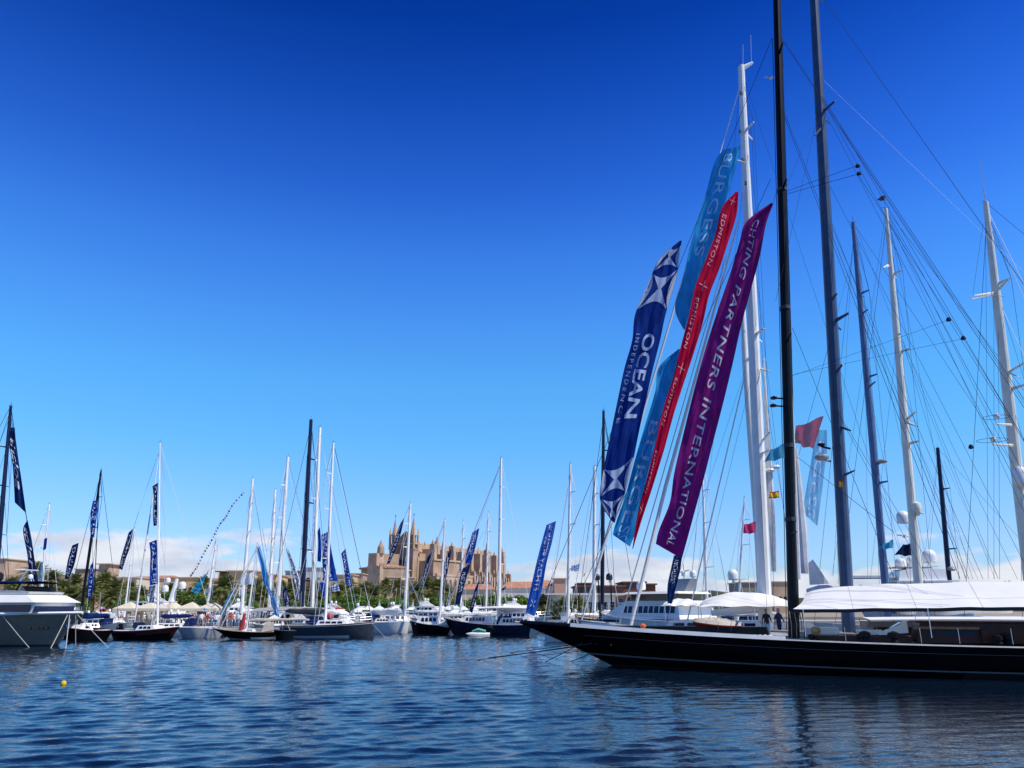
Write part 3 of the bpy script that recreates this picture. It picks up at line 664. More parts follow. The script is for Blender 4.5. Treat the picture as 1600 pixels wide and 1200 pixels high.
# ------------------------------------------------------------------ palms and trees
def frond(mb, L, up, az, droop, width=.62, n=10, twist=0):
    c, s_ = math.cos(az), math.sin(az); pts = []
    for i in range(n+1):
        t = i/n; r = L*(t*math.cos(up)*.96 + .0); z = L*(t*math.sin(up)) - droop*L*t*t; pts.append(Vector((c*r, s_*r, z)))
    side = Vector((-s_, c, 0))
    for i in range(n):
        a, b = pts[i], pts[i+1]; 
        if i == 0: continue
        for sg in (-1, 1):
            for h in (0, .5):
                p = a.lerp(b, h); l = width*math.sin(math.pi*min(1, (i+h)/n*.9+.08))**.6; dr = (b-a).normalized()
                tip = p + side*(sg*l) + dr*(l*.55) + Vector((0, 0, -l*.35 + .12*rnd.uniform(-1, 1)*l)); q = p + (b-a)*.46
                mb.add([p, q, tip], [(0, 1, 2)])
    for a, b in zip(pts, pts[1:]): mb.add([a-side*.03, a+side*.03, b+side*.02, b-side*.02], [(0, 1, 2, 3)])
palm_src = []
for v in range(5):
    r_ = root('palm_tree', (0, 0, 0), 'x', 'palm tree', 'date palms along the promenade')
    H = 1.0; crown, dry = MB(), MB(); nfr = (74, 62, 80, 56, 68)[v]
    for k in range(nfr):
        t = k/nfr; up = R(82 - 98*t + rnd.uniform(-8, 8)); frond(crown, rnd.uniform(2.5, 3.3), up, k*2.399+rnd.uniform(-.25, .25), .28+.25*rnd.random())
    for k in range(26): frond(dry, rnd.uniform(1.8, 2.6), R(-30-rnd.uniform(0, 35)), rnd.uniform(0, 6.28), .25, width=.3)
    # a tall trunk down from the crown, its foot sinks into the ground according to the height wanted
    pts = [Vector((.12*math.sin(z*.35+v), .05*z*(.3 if v % 2 else -.2)*.1, -z)) for z in [i*1.0 for i in range(0, 13)]]
    rs = [.42 if i == 0 else .30 + (.05 if i % 2 else 0) for i in range(13)]
    mk('trunk', MB().tube(pts, rs, 8), TRUNK, r_, smooth=True)
    mk('crown', crown, PALMG, r_, recalc=False); mk('dry_fronds', dry, PALMY, r_, recalc=False)
    palm_src.append(r_)
def leafball(mb, c, rad, n, size, rr):
    for _ in range(n):
        d = Vector((rr.gauss(0, 1), rr.gauss(0, 1), rr.gauss(0, .8))).normalized()*rad*rr.uniform(.55, 1.06); d.z *= .8; p = c+d
        a = Vector((rr.uniform(-1, 1), rr.uniform(-1, 1), rr.uniform(-1, 1))).normalized(); b = a.cross(Vector((rr.uniform(-1, 1), rr.uniform(-1, 1), rr.uniform(-1, 1)))).normalized(); s_ = size*rr.uniform(.6, 1.3)
        mb.add([p-a*s_, p+b*s_*.6, p+a*s_, p-b*s_*.6], [(0, 1, 2, 3)])
tree_src = []
for v in range(4):
    rr = random.Random(50+v); r_ = root('broadleaf_tree', (0, 0, 0), 'x', 'tree', 'leafy trees along the promenade'); mb, tr = MB(), MB()
    tr.tube([(0, 0, 0), (.1, 0, 1.2), (.05, .1, 2.4)], [.22, .17, .14], 7)
    for k in range(9):
        a = rr.uniform(0, 6.28); rad = rr.uniform(.3, 1.9); c = Vector((math.cos(a)*rad, math.sin(a)*rad, rr.uniform(2.2, 4.6)-rad*.35)); leafball(mb, c, rr.uniform(.75, 1.25), 190, .17, rr)
        tr.tube([(.05, .1, 2.0), c*.6+Vector((0, 0, .9)), c], [.1, .06, .03], 5)
    mk('trunk', tr, BARK, r_, smooth=True); mk('crown', mb, LEAFG if v != 3 else LEAFD, r_, recalc=False); tree_src.append(r_)
def ordinal(n):
    a = ['first','second','third','fourth','fifth','sixth','seventh','eighth','ninth','tenth','eleventh','twelfth','thirteenth','fourteenth','fifteenth','sixteenth','seventeenth','eighteenth','nineteenth']
    if n < 19: return a[n]
    t, u = divmod(n+1, 10); return ['twentieth', 'thirtieth', 'fortieth', 'fiftieth'][t-2] if u == 0 else ['twenty', 'thirty', 'forty', 'fifty'][t-2]+'-'+a[u-1]
near = lambda x: ('above the big motor yacht' if x < 75 else 'beside the black raked mast' if x < 175 else 'behind the marquee roofs' if x < 265 else 'behind the wrapped light masts' if x < 400 else
                  'behind the grey awning yacht' if x < 500 else 'behind the slate blue sloop' if x < 566 else 'below the palace' if x < 645 else 'below the cathedral buttresses' if x < 780 else 'beside the harbour terminal' if x < 1000 else 'above the long white awning')
palms = sorted([(56, 884, 190, 1.25), (20, 905, 205, 1.0), (82, 896, 175, 1.15), (74, 915, 165, 1.0), (100, 912, 170, .95), (110, 921, 160, .9), (118, 902, 180, 1.1), (150, 906, 180, 1.1), (166, 902, 172, 1.2), (182, 910, 165, 1.1),
    (202, 912, 176, 1.0), (140, 918, 160, 1.0), (222, 922, 168, .9), (176, 925, 158, 1.0), (205, 930, 156, .9), (268, 915, 178, .9), (318, 905, 190, 1.0), (330, 922, 172, .9), (352, 908, 166, 1.3), (298, 925, 165, .8), (398, 910, 175, 1.2), (412, 920, 160, 1.2), (438, 912, 176, 1.0), (456, 916, 168, 1.1),
    (466, 928, 160, 1.0), (492, 914, 172, 1.0), (500, 926, 160, 1.0), (528, 918, 166, 1.2), (545, 908, 180, 1.0), (556, 925, 160, 1.0), (572, 914, 176, 1.0), (584, 922, 164, 1.1), (603, 903, 200, .9), (622, 905, 190, 1.0), (633, 928, 165, 1.0), (650, 912, 180, 1.2),
    (668, 903, 195, 1.1), (684, 905, 190, 1.1), (676, 925, 168, 1.0), (700, 915, 190, .9), (745, 935, 155, .8), (882, 937, 140, .75), (902, 936, 143, .8), (848, 934, 150, .9), (1345, 917, 260, .9), (1574, 911, 250, 1.0)])
for k, (x, y, Y, s_) in enumerate(palms):
    src = palm_src[k % 5]; s_ *= 1.15; o = copy_tree(src); p = P(x, y+(8 if 600 < x < 720 else 4), Y); zc_ = p.z-.6*s_; o.location = (p.x, Y, zc_); H = max(2.0, zc_-1.3)
    o.rotation_euler = (0, 0, rnd.uniform(0, 6.28)); o.scale = (s_,)*3
    for ch in o.children:
        if ch.name.startswith('trunk'): ch.scale = (1, 1, H/s_/12)
    o['label'] = '%s date palm %s, %s palm from the left' % ('tall' if y < 908 else 'short' if y > 922 else 'medium', near(x), ordinal(k) if k < 40 else ['last but five','last but four','last but three','last but two','next to last','last'][k-40])
# far palms on the skyline are counted from the left like the rest
for s_ in palm_src:
    for ch in list(s_.children): bpy.data.objects.remove(ch)
    bpy.data.objects.remove(s_)
trees = sorted([(240, 938, 160, 1.2), (262, 932, 165, 1.2), (285, 928, 172, 1.3), (306, 934, 160, 1.2), (322, 938, 155, 1.0), (366, 942, 150, 1.0), (376, 934, 165, 1.1), (392, 940, 152, 1.0), (445, 940, 152, 1.0), (480, 942, 150, .9), (512, 938, 152, 1.0), (548, 934, 156, 1.2), (566, 938, 150, 1.1), (578, 936, 158, 1.1), (596, 940, 152, 1.0),
    (618, 934, 156, 1.2), (630, 940, 150, 1.0), (660, 940, 152, .9), (692, 934, 156, 1.2), (704, 938, 152, 1.1), (728, 941, 150, .9), (753, 938, 150, 1.1), (772, 934, 154, 1.2), (806, 936, 148, 1.2), (815, 938, 146, 1.0), (200, 941, 155, 1.0), (130, 944, 150, .9), (90, 944, 152, 1.0), (740, 915, 240, 1.4), (760, 918, 236, 1.1), (640, 945, 150, .8), (540, 944, 148, .8), (716, 945, 149, .8)])
for k, (x, y, Y, s_) in enumerate(trees):
    o = copy_tree(tree_src[3 if Y > 200 else k % 3]); p = P(x, y-(5 if 600 < x < 720 else 9)*s_, Y); top = p.z; s2 = s_*1.15; zb_ = top-5.4*s2
    o.location = (p.x, Y, 1.5); sz = max(.55, (top-1.5)/5.6); o.scale = (s2*1.05, s2*1.05, sz); o.rotation_euler = (0, 0, rnd.uniform(0, 6.28))
    o['label'] = '%s leafy tree %s, %s leafy tree from the left' % ('dark' if Y > 200 else 'bright green', near(x), ordinal(k))
for s_ in tree_src:
    for ch in list(s_.children): bpy.data.objects.remove(ch)
    bpy.data.objects.remove(s_)
# low clipped hedge along the water front
mb = MB(); rr = random.Random(3)
for i in range(3800): 
    x = rr.uniform(-125, 10); p = Vector((x, 146+rr.uniform(-1, 1), 1.1+rr.uniform(0, 1.5)*(.6+.4*math.sin(x*.31)))); a = Vector((rr.uniform(-1, 1), rr.uniform(-1, 1), rr.uniform(-1, 1)))*.3; b = Vector((rr.uniform(-1, 1), rr.uniform(-1, 1), rr.uniform(-1, 1)))*.22
    mb.add([p-a, p+b, p+a, p-b], [(0, 1, 2, 3)])
tag(mk('hedge', mb, LEAFD, recalc=False), 'dark low planting along the quay behind the boats', 'hedge', kind='stuff')
# ------------------------------------------------------------------ the big black sloop in front
def stern_for(bow, px, ang_d, L, z=1.5):
    b = Vector((XA(bow[0], bow[1], z), bow[1])); e = b + Vector(ang_d)*L; return ((e.x/(e.y*CP+(z-CH)*SP))*F+800, e.y)
jd = (math.cos(R(20)), -math.sin(R(20)))
J = Boat('sailing_yacht', 'long low black sloop with overhanging bow, black mast and white boom awning, nearest boat', 'yacht', (804, 49), stern_for((804, 49), 0, jd, 41.5), B=6.4, fb=(2.42, 1.50, 1.62), ovb=6.6, ovs=7, wt=.32, tm=.5, flare=.82,
         hull=BLACK, bottom=mat('black_antifouling', (.008, .007, .006), .6), bottom_z=.1, deck=mat('sun_bleached_teak', (.42, .37, .29), .7, var=.12, scale=3), deckin=.03)
COVE = mat('grey_boot_stripe', (.16, .17, .18), .4)
for (j0, j1, m, t0, t1, nm) in ((.345, .385, COVE, .0, 1, 'boot_stripe'), (.80, .812, mat('grey_cove_line', (.12, .12, .13), .4), .08, .97, 'cove_line')):
    for sd in (1, -1):
        mb = MB()
        for i in range(60):
            q = []
            for ii, jj in ((i, j0), (i+1, j0), (i+1, j1), (i, j1)):
                t = t0+(t1-t0)*ii/60; p = J.hp(t, jj, sd) + J.n*(.01*sd); q.append(p)
            mb.quad(*q)
        J.part(nm, mb, m)
tA, tB = J.l_at(893, 1.0, 2.2)/J.L, J.l_at(1228, 3, 1.6)/J.L
for sd in (1, -1):           # covering board and toe rail: black at the bow, white to the mast, grey abaft it
  for (ta, tb, hh, rm_) in ((.01, tA, .10, BLACK), (tA, tB, .2, WHITE2), (tB, .99, .06, GREYP)):
    mb = MB()
    for i in range(30):
        t, t2 = ta+(tb-ta)*i/30, ta+(tb-ta)*(i+1)/30
        a, b = J.hp(t, 1, sd), J.hp(t2, 1, sd); inn = -J.n*sd*.40; tip = inn*.22
        mb.add([a+Vector((0,0,.0)), b+Vector((0,0,.0)), b+tip+Vector((0,0,hh)), a+tip+Vector((0,0,hh)), a+inn*.25+Vector((0,0,hh)), b+inn*.25+Vector((0,0,hh)), a+inn*.25+Vector((0,0,.03)), b+inn*.25+Vector((0,0,.03)), a+inn+Vector((0,0,.04)), b+inn+Vector((0,0,.04))], [(0,1,2,3), (3,2,5,4), (4,5,7,6), (6,7,9,8)])
    J.part('toe_rail', mb, rm_)
lm = J.l_at(1240, 0, 1.6)
J.cabin(J.l_at(922, 0, 2), lm-1.2, 2.0, .42, m=BLACKM, nwin=0, name='low_black_coachroof', rf=.1, rb=.1, taper=.92)
J.mast((1214, 0), 1240, wb=.54, wtp=.43, m=BLACKM, spr=(.10, .30, .48, .66), sw=1.5, ext=.35, boom=0, stays=False, l=lm, zb=1.45)
bse, tpp = J.mb_, J.mt_
def mpt(f): return bse.lerp(tpp, f)
def fpy(py):           # mast fraction that shows at a photo height
    lo, hi = 0, 1
    for _ in range(40):
        mid = (lo+hi)/2; p = mpt(mid); zc = p.y*CP+(p.z-CH)*SP; v = (-p.y*SP+(p.z-CH)*CP)/zc
        if 600-F*v > py: lo = mid
        else: hi = mid
    return lo
# luff of a hoisted cover and halyards on the after side of the mast
for (x0, y0, x1, y1, r0, r1, m, nm) in ((1231, 492, 1247, 905, .05, .16, SAILC, 'furled_luff'), (1228, 500, 1236, 985, .03, .03, WWIRE, 'halyard'), (1222, 60, 1249, 985, .02, .02, WIRE, 'halyard'), (1207, 60, 1229, 985, .02, .02, WIRE, 'halyard')):
    J.part(nm, MB().tube([P(x0, y0, bse.y), P((x0+x1)/2+.6, (y0+y1)/2, bse.y), P(x1, y1, bse.y)], [r0, (r0+r1)/2, r1], 8), m, smooth=True)
for y, x in ((622, 1209), (634, 1208)):
    p = P(x, y, bse.y); J.part('mast_winch', MB().lathe(p, [(.10, -.08), (.2, -.05), (.2, .05), (.08, .1), (.02, .14)], 10), BLACKM, smooth=True); J.part('winch_bracket', MB().tube([p, P(x+20, y+1, bse.y)], .05, 5), BLACKM)
for y in (300, 485, 700, 815):
    J.part('mast_band', MB().tube([mpt(fpy(y)), mpt(fpy(y)+.004)], .295, 12, sq=1.38), DGREY)
bowj = J.T((.9, 0, J.dz(.9)))
for (x, y, q, r_, m) in ((1206, 60, J.T((1.2, 0, J.dz(1.2))), .022, WIRE), (1204, 280, J.T((3.2, 0, J.dz(3))), .02, WIRE)):
    wire(J.root, 'headstay', q, P(x, y, bse.y), r_, m)
# running gear aft of the mast, out to the stern beyond the picture
def jw(x0, y0, x1, y1, Y1=36, r_=.013, m=WIRE, Y0=None): wire(J.root, 'running_backstay', P(x0, y0, Y0 or bse.y), P(x1, y1, Y1), r_, m)
for a in ((1222, 62, 1602, 640, 38), (1224, 172, 1510, 905, 38.5), (1224, 178, 1500, 905, 38.5), (1226, 66, 1602, 627, 38), (1288, 0, 1600, 445, 36), (1226, 300, 1342, 258, 40), (1226, 304, 1344, 271, 40), (1238, 512, 1398, 905, 39.5), (1246, 714, 1397, 832, 39)): jw(*a)
# boom, awning
zaw = lambda l: 3.15+.012*(l-lm)
bm0, bm1 = J.T((lm+.9, 0, 3.55)), J.T((lm+22, 0, 3.8)); J.part('boom', MB().tube([bm0, bm1], .2, 8), BLACKM, smooth=True)
aw, l0, l1, nL, nS = MB(), lm+.15, lm+23, 48, 12
def awp(i, j):
    u, s_ = i/nL, (j/nS)*2-1
    l = l0+(l1-l0)*u; hw = 2.55
    l += (.75*(1-abs(s_)**2) if False else -0)+ (0.65*(1-abs(s_*1.0)**2.0))*(1-min(1, u*9))        # scalloped leading edge
    z = zaw(l) + 1.22*(1-abs(s_)**1.25)*(1-.35*math.exp(-u*14)) - .10*math.sin(math.pi*abs(s_)) + .018*math.sin(u*38)*(1-abs(s_)) - .03*abs(math.sin(u*18))*(abs(s_)**4) + .008*math.sin(u*70+s_*3)
    return J.T((l, s_*hw, z))
for i in range(nL):
    for j in range(nS): aw.quad(awp(i, j), awp(i+1, j), awp(i+1, j+1), awp(i, j+1))
AW = J.part('boom_awning', aw, CANVAS, smooth='full')
for sd in (0, nS):
    mk('awning_valance', (lambda m_: [m_.quad(awp(i, sd), awp(i+1, sd), awp(i+1, sd)-Vector((0, 0, .17)), awp(i, sd)-Vector((0, 0, .17))) for i in range(nL)] and m_)(MB()), mat('shaded_valance', (.012, .012, .02), .8), AW)  # valance coloured near black to carry the shade under the awning
for k in (2, 3, 10): mk('seam', MB().tube([awp(i, k)+Vector((0, 0, .004)) for i in range(nL+1)], .006, 3), GREYP, AW)
for i in (6, 12, 18, 24, 30, 36, 42): mk('seam', MB().tube([awp(i, k)+Vector((0, 0, .004)) for k in range(nS+1)], .008, 3), GREYP, AW)
for i in (1, 13, 24, 36, 47):
    for sd in (0, nS):
        p = awp(i, sd); J.part('awning_pole', MB().tube([p, Vector((p.x, p.y, J.dz(10)))], .02, 5), STEEL)
# deck gear under the awning
def jbox(name, x0, x1, s0, s1, z0, z1, m, parent=None):
    sm = (s0+s1)/2; return J.part(name, MB().box(J.l_at(x0, sm, z0), J.l_at(x1, sm, z0), s0, s1, z0, z1, J.T), m, parent)
zd = J.dz(18)+.04
hs = J.cabin(J.l_at(1268, 0, 1.7), J.l_at(1420, 0, 1.7), 2.3, .28, m=MAHOG, z0=zd, nwin=0, rf=.05, rb=.05, taper=.97, name='varnished_coaming')
jbox('white_deck_box', 1256, 1311, -.9, .2, zd+.3, zd+.62, WHITE)
jbox('white_deck_box', 1338, 1378, -.9, .3, zd+.3, zd+.52, WHITE)
la, lb = J.l_at(1372, .4, 2.0), J.l_at(1418, .4, 2.0)
sk = J.part('skylight', MB().add([J.T(v) for v in ((la, -.9, zd+.3), (lb, -.9, zd+.42), (lb, .9, zd+.42), (la, .9, zd+.3), (la+.2, -.6, zd+.42), (lb, -.6, zd+.98), (lb, .7, zd+.98), (la+.2, .7, zd+.42))], [(4,5,6,7), (0,1,5,4), (3,7,6,2), (1,2,6,5), (0,4,7,3), (0,3,2,1)]), WHITE)
mk('skylight_glass', MB().add([J.T(v) for v in ((la+.45, -.45, zd+.535), (lb-.25, -.45, zd+.93), (lb-.25, .55, zd+.93), (la+.45, .55, zd+.535))], [(0,1,2,3)]), GLASS, sk)
dh = J.cabin(J.l_at(1426, .2, 2), J.l_at(1640, .2, 2), 2.9, .95, m=MAHOG, z0=zd, nwin=7, wm=WIN, rf=.25, rb=.2, taper=.9, name='mahogany_deckhouse')
J.part('deckhouse_roof', MB().box(J.l_at(1424, .2, 2)+.15, J.l_at(1640, .2, 2), -1.4, 1.4, zd+.94, zd+1.0, J.T), MAHOG)
jbox('varnished_locker', 1534, 1604, 1.0, 1.7, zd, zd+.62, MAHOG)
jbox('grab_beam', 1428, 1530, 1.35, 1.5, zd+.62, zd+.74, mat('oiled_teak', (.26, .12, .05), .5, var=.2))
for px, s_ in ((1172, 2.2), (1180, 2.2), (1188, 2.2), (1196, 2.2), (1204, 2.2)):
    c = J.T((J.l_at(px, s_, 1.7), s_, zd+.0)); J.part('deck_winch', MB().lathe(c, [(.12, 0), (.10, .1), (.14, .12), (.14, .26), (.02, .3)], 10), WHITE, smooth=True)
for px, s_, k in ((1268, 2.3, 1), (1278, 2.4, .9), (1352, 2.2, 1.5), (1397, 2.5, 1.5), (1345, 1.6, 1.1), (1560, 2.4, 1.2), (1575, 2.1, 1.4)):
    c = J.T((J.l_at(px, s_, 1.7), s_, zd+.0)); J.part('deck_winch', MB().lathe(c, [(.17*k, 0), (.13*k, .12*k), (.18*k, .16*k), (.18*k, .3*k), (.05, .36*k)], 12), BLACKM, smooth=True)
for px in (1322, 1440, 1500, 1583): 
    c = J.T((J.l_at(px, 2.75, 1.6), 2.75, zd)); J.part('stanchion', MB().tube([c, c+Vector((0, 0, .7))], .018, 5), STEEL)
for px in range(1236, 1260, 4):
    a = J.T((J.l_at(px, .3, 2), .3, zd+.1)); J.part('coiled_line', MB().tube([a+Vector((0, 0, 1.35)), a+Vector((.05, -.03, .7)), a], .03, 5), mat('tan_rope', (.42, .34, .2), .9) if px % 8 else DROPE)
c = J.T((J.l_at(1275, .8, 1.9), .8, zd+.48)); J.part('rope_basket', MB().lathe(c, [(.16, -.2), (.24, -.05), (.25, .1), (.15, .2)], 12), mat('straw_basket', (.45, .28, .11), .9, var=.3, scale=8))
# mooring lines at the bow
for (l, sd, x, y, m) in ((2.6, 1, 727, 1030, DROPE), (3.0, 1, 746, 1026, DROPE), (2.2, -1, 784, 1018, DROPE), (4.0, 1, 800, 1024, ROPE), (4.6, 1, 834, 1022, DROPE), (1.9, 1, 846, 1033, DROPE), (3.9, 1, 884, 1033, DROPE), (8.0, 1, 918, 1028, DROPE)):
    yy = CH/math.tan(math.atan((y-600)/F)-PITCH); yy = CH/math.tan(math.atan((y-600)/F)-PITCH)
    q = P(x, y, yy); a = J.hp(l/J.L, .62 if l < 7 else .5, sd); wire(J.root, 'mooring_line', a, (q.x, q.y, -.15), .028 if m is DROPE else .032, m, sag=.03)
# tender lashed on the foredeck
la, lb = 8.6, 12.3
t0, t1 = J.l_at(1082, .4, 2), J.l_at(1160, .4, 2)
tr_ = root('tender', tuple(J.T(((t0+t1)/2, .3, zd+.3))), 'small red dinghy under a beige cover lying on the black sloop foredeck', 'dinghy')
zt_ = zd+.28; mbh, mbc = MB(), MB(); nn = 14
def td(t, k, up=0):
    w_ = .78*math.sin(math.pi*min(1, t*.62+.06))**.8 * (1 if t > .02 else .2); 
    if k == 0: return J.T((t0+.35+(t1-t0-.35)*t, .3, zt_+.10))
    s_ = .3+w_*(1 if k > 0 else -1); return J.T((t0+(t1-t0)*t, s_, zt_+.42+.22*(1-t)**2))
for i in range(nn):
    a, b = i/nn, (i+1)/nn
    for sg in (1, -1):
        mbh.quad(td(a, 0), td(b, 0), td(b, sg), td(a, sg))
        for q in range(3):
            def cv(t, f): 
                e, rr_ = td(t, sg), td(t, 0); top = Vector((rr_.x, rr_.y, e.z+.36*math.sin(math.pi*min(1, t*.8+.12)))); p = e.lerp(top, f); p.z += .1*math.sin(math.pi*f)+.03*math.sin(t*40)*f; return p
            mbc.quad(cv(a, q/3), cv(b, q/3), cv(b, (q+1)/3), cv(a, (q+1)/3))
mbh.quad(td(1, 1), td(1, 0), td(1, -1), td(1, -1)+Vector((0, 0, .01)))
mk('hull', mbh, mat('red_dinghy_hull', (.42, .035, .02), .4), tr_, smooth=True); mk('cover', mbc, BEIGEC, tr_, smooth=True)
for t in (.3, .55, .8): mk('lashing', MB().tube([td(t, 1)-Vector((0, 0, .3)), td(t, 1)+Vector((0, 0, .02)), Vector((td(t, 0).x, td(t, 0).y, td(t, 1).z+.46)), td(t, -1)], .012, 4), DGREY, tr_)
for l in (t0+1, t1-.7): mk('chock', MB().box(l-.08, l+.08, -.2, .8, zd, zd+.33, J.T), MAHOG, tr_)
fl = J.T((J.l_at(1005, 1.2, 2.0), 1.2, J.dz(7)+.25)); tag(mk('buoy', MB().lathe(fl, [(.05, -.12), (.17, -.04), (.18, .05), (.1, .13), (.02, .16)], 10), ORANGE, org=tuple(fl), smooth=True), 'orange mooring fender lying on the black foredeck', 'fender')

# ------------------------------------------------------------------ yachts lying behind it
R2 = Boat('sailing_yacht', 'white ketch with twin thick white masts and white deck tents behind the black bow', 'yacht', (903, 58.5), stern_for((903, 58.5), 0, (math.cos(R(14)), -math.sin(R(14))), 22), B=6, fb=(2.35, 1.6, 1.7), ovb=2.5, wt=.7, hull=WHITE, deck=TEAK, deckin=.05, rail=WHITE2)
R2.lifelines(n=16, h=.75)
R2.mast((1158, 104), 1198, wb=.84, wtp=.50, m=WMAST, spr=(.27, .47, .67, .86), sw=1.7, boom=0, furl=.115, l=R2.l_at(1198, 0, 1.6), back=False, wm=WIRE, wr=.013, swept=.35)
mst = R2.mb_.y
R2.part('masthead_crane', MB().tube([P(1158, 108, mst), P(1176, 98, mst)], [.25, .12], 6), WMAST)
R2.part('antenna', MB().tube([P(1161, 100, mst), P(1161, 70, mst)], .015, 4).tube([P(1174, 98, mst), P(1173, 55, mst)], .015, 4), WWIRE)
R2.part('staysail_furled', MB().tube([R2.T((3.8, 0, R2.dz(3.8))), P(1040, 760, mst+3), P(1154, 345, mst)], [.12, .15, .06], 7), CANVAS, smooth=True)
R2.part('inner_stay', MB().tube([R2.T((3.0, .3, R2.dz(3))), P(1135, 400, mst)], .045, 5), ALU)
R2.part('inner_stay', MB().tube([R2.T((R2.l_at(1072, 0, 2), 0, 2)), P(1163, 590, mst)], .05, 5), ALU)
m2 = P(1188, 915, 57); R2.part('mizzen_mast', MB().tube([P(1192, 970, 57), P(1186, 850, 57), P(1165, 570, 57), P(1160, 470, 57)], [.30, .30, .25, .2], 12), WMAST, smooth=True)
for (x, y, L_) in ((1186, 576, 22), (1189, 700, 18), (1148, 250, 22)):
    p = P(x-2, y, mst); R2.part('spreader', MB().tube([P(x-6, y-2, mst), P(x+L_*.8, y+(4 if L_ > 20 else -26), mst-1.2)], [.12, .05], 5, sq=.5), CREAM)
for (x, y) in ((1157, 145), (1156, 205), (1160, 250), (1165, 286), (1190, 760), (1193, 790), (1195, 835), (1196, 880)):
    p = P(x, y, mst-.42); R2.part('mast_fitting', MB().box(p.x-.07, p.x+.07, p.y-.1, p.y+.05, p.z-.14, p.z+.14), DGREY)
R2.part('furled_mainsail', MB().tube([P(1193, 560, mst+.3), P(1203, 760, mst+.3), P(1210, 893, mst+.3)], [.06, .26, .20], 7), SAILC, smooth=True)
for (x, y) in ((1211, 730), (1203, 735)):
    p = P(x, y, mst); R2.part('radar_scanner', MB().lathe(p, [(.3, -.08), (.36, 0), (.3, .12), (.1, .16)], 12).tube([p-Vector((.5, 0, .1)), p-Vector((0, 0, .08))], .05, 5), DOME)
R2.part('boom', MB().tube([P(1112, 958, 54), P(1184, 951, 54)], [.20, .33], 8), WHITE, smooth=True)
R2.cabin(R2.l_at(1035, 0, 2), R2.l_at(1190, 0, 2), 4.0, .8, m=WHITE, nwin=6)
# two white deck tents
def tent(bt, l0, l1, w_, z0, h, name='deck_tent', m=CANVAS, peaks=((.5, 1),)):
    mb = MB(); n, k = 22, 10
    def q(i, j):
        u, s_ = i/n, j/k*2-1; e = (1-abs(s_)**1.6)*(math.sin(math.pi*min(1, max(0, u)))**.55); z = z0+h*e - .12*math.sin(math.pi*u)*0
        return bt.T((l0+(l1-l0)*u, s_*w_/2*(1-.10*math.sin(math.pi*u)), z+.03*math.sin(u*20+s_*4)))
    for i in range(n):
        for j in range(k): mb.quad(q(i, j), q(i+1, j), q(i+1, j+1), q(i, j+1))
    return bt.part(name, mb, m, smooth='full')
tent(R2, R2.l_at(1036, 0, 3), R2.l_at(1096, 0, 3), 5.2, 3.35, .5); tent(R2, R2.l_at(1092, 0, 3), R2.l_at(1240, 0, 3), 5.6, 3.3, 1.0)
for px in (1040, 1092, 1096, 1180, 1236):
    l = R2.l_at(px, 2.4, 2.5); R2.part('tent_pole', MB().tube([R2.T((l, 2.4, 1.7)), R2.T((l, 2.4, 3.3))], .03, 5), STEEL)
R3 = Boat('sailing_yacht', 'white yacht with the tall thick grey mast passing behind the boom awning', 'yacht', (1178, 49.5), stern_for((1178, 49.5), 0, (math.cos(R(14)), -math.sin(R(14))), 30), B=6, fb=(1.9, 1.6, 1.7), ovb=1.5, wt=.7, hull=WHITE, deck=TEAK, rail=WHITE2)
R3.mast((1272, 0), 1327, wb=.74, wtp=.47, m=GREYM, spr=(.33, .60, .78), sw=1.6, ext=.3, boom=0, stays=False, l=R3.l_at(1327, 0, 1.6), swept=.4)
g = R3.mb_.y
R3.cabin(R3.l_at(1345, 0, 2), R3.l_at(1640, 0, 2), 4.4, .75, m=MAHOG, nwin=8, wm=WIN)  # cabin coloured mahogany so the gap under the awnings looks shaded
R3.canopy(R3.l_at(1345, 0, 3), R3.l_at(1640, 0, 3), 5.4, 2.55, m=CANVAS, crown=.12, thick=.06, name='sun_awning', pm=STEEL)
R3.part('grey_valance', MB().box(R3.l_at(1342, 2.6, 3), R3.l_at(1640, 2.6, 3), 2.62, 2.66, 2.18, 2.5, R3.T), mat('grey_awning_side', (.22, .22, .20), .8))
R3.part('sail_bag', MB().tube([P(1262, 925, g+1), P(1282, 922, g+1), P(1310, 918, g+1)], [.2, .32, .2], 8), SAILC, smooth=True)
R3.part('folded_sail', MB().add([P(1263, 880, g+1), P(1270, 874, g+1), P(1296, 912, g+1), P(1265, 914, g+1.0), P(1263, 880, g+1.5), P(1270, 874, g+1.5), P(1297, 912, g+2), P(1265, 914, g+2)], [(0,1,2,3), (4,7,6,5), (0,4,5,1), (1,5,6,2), (2,6,7,3), (3,7,4,0)]), SAILC)
R3.part('main_luff_cover', MB().tube([P(1243, 700, g+2), P(1253, 830, g+2), P(1258, 896, g+2)], [.12, .34, .26], 8), SAILC, smooth=True)
for (x, y, dx, dy) in ((1300, 665, 20, 8), (1302, 585, 12, -16), (1296, 745, 22, -10), (1283, 470, 10, -12), (1274, 200, -10, 12)):
    R3.part('mast_bracket', MB().tube([P(1272+.0558*y, y, g-.2), P(1272+.0558*y+dx, y+dy, g-1.1)], [.12, .05], 6), GREYM)
for (x, y, k) in ((1284, 715, 1), (1283, 695, .55)):
    p = P(x, y, g-.3); R3.part('radar_scanner', MB().lathe(p, [(.25*k, -.16*k), (.42*k, -.06*k), (.44*k, .05*k), (.34*k, .16*k), (.05, .2*k)], 14).tube([p-Vector((0, 0, .1)), P(x+14, y+6, g)], .07, 5), GREYP if k == 1 else BLACKM, smooth=True)
def rw(x0, y0, x1, y1, Y0, Y1, r_=.011, m=WIRE, b=None, nm='backstay'): wire((b or R3).root, nm, P(x0, y0, Y0), P(x1, y1, Y1), r_, m)
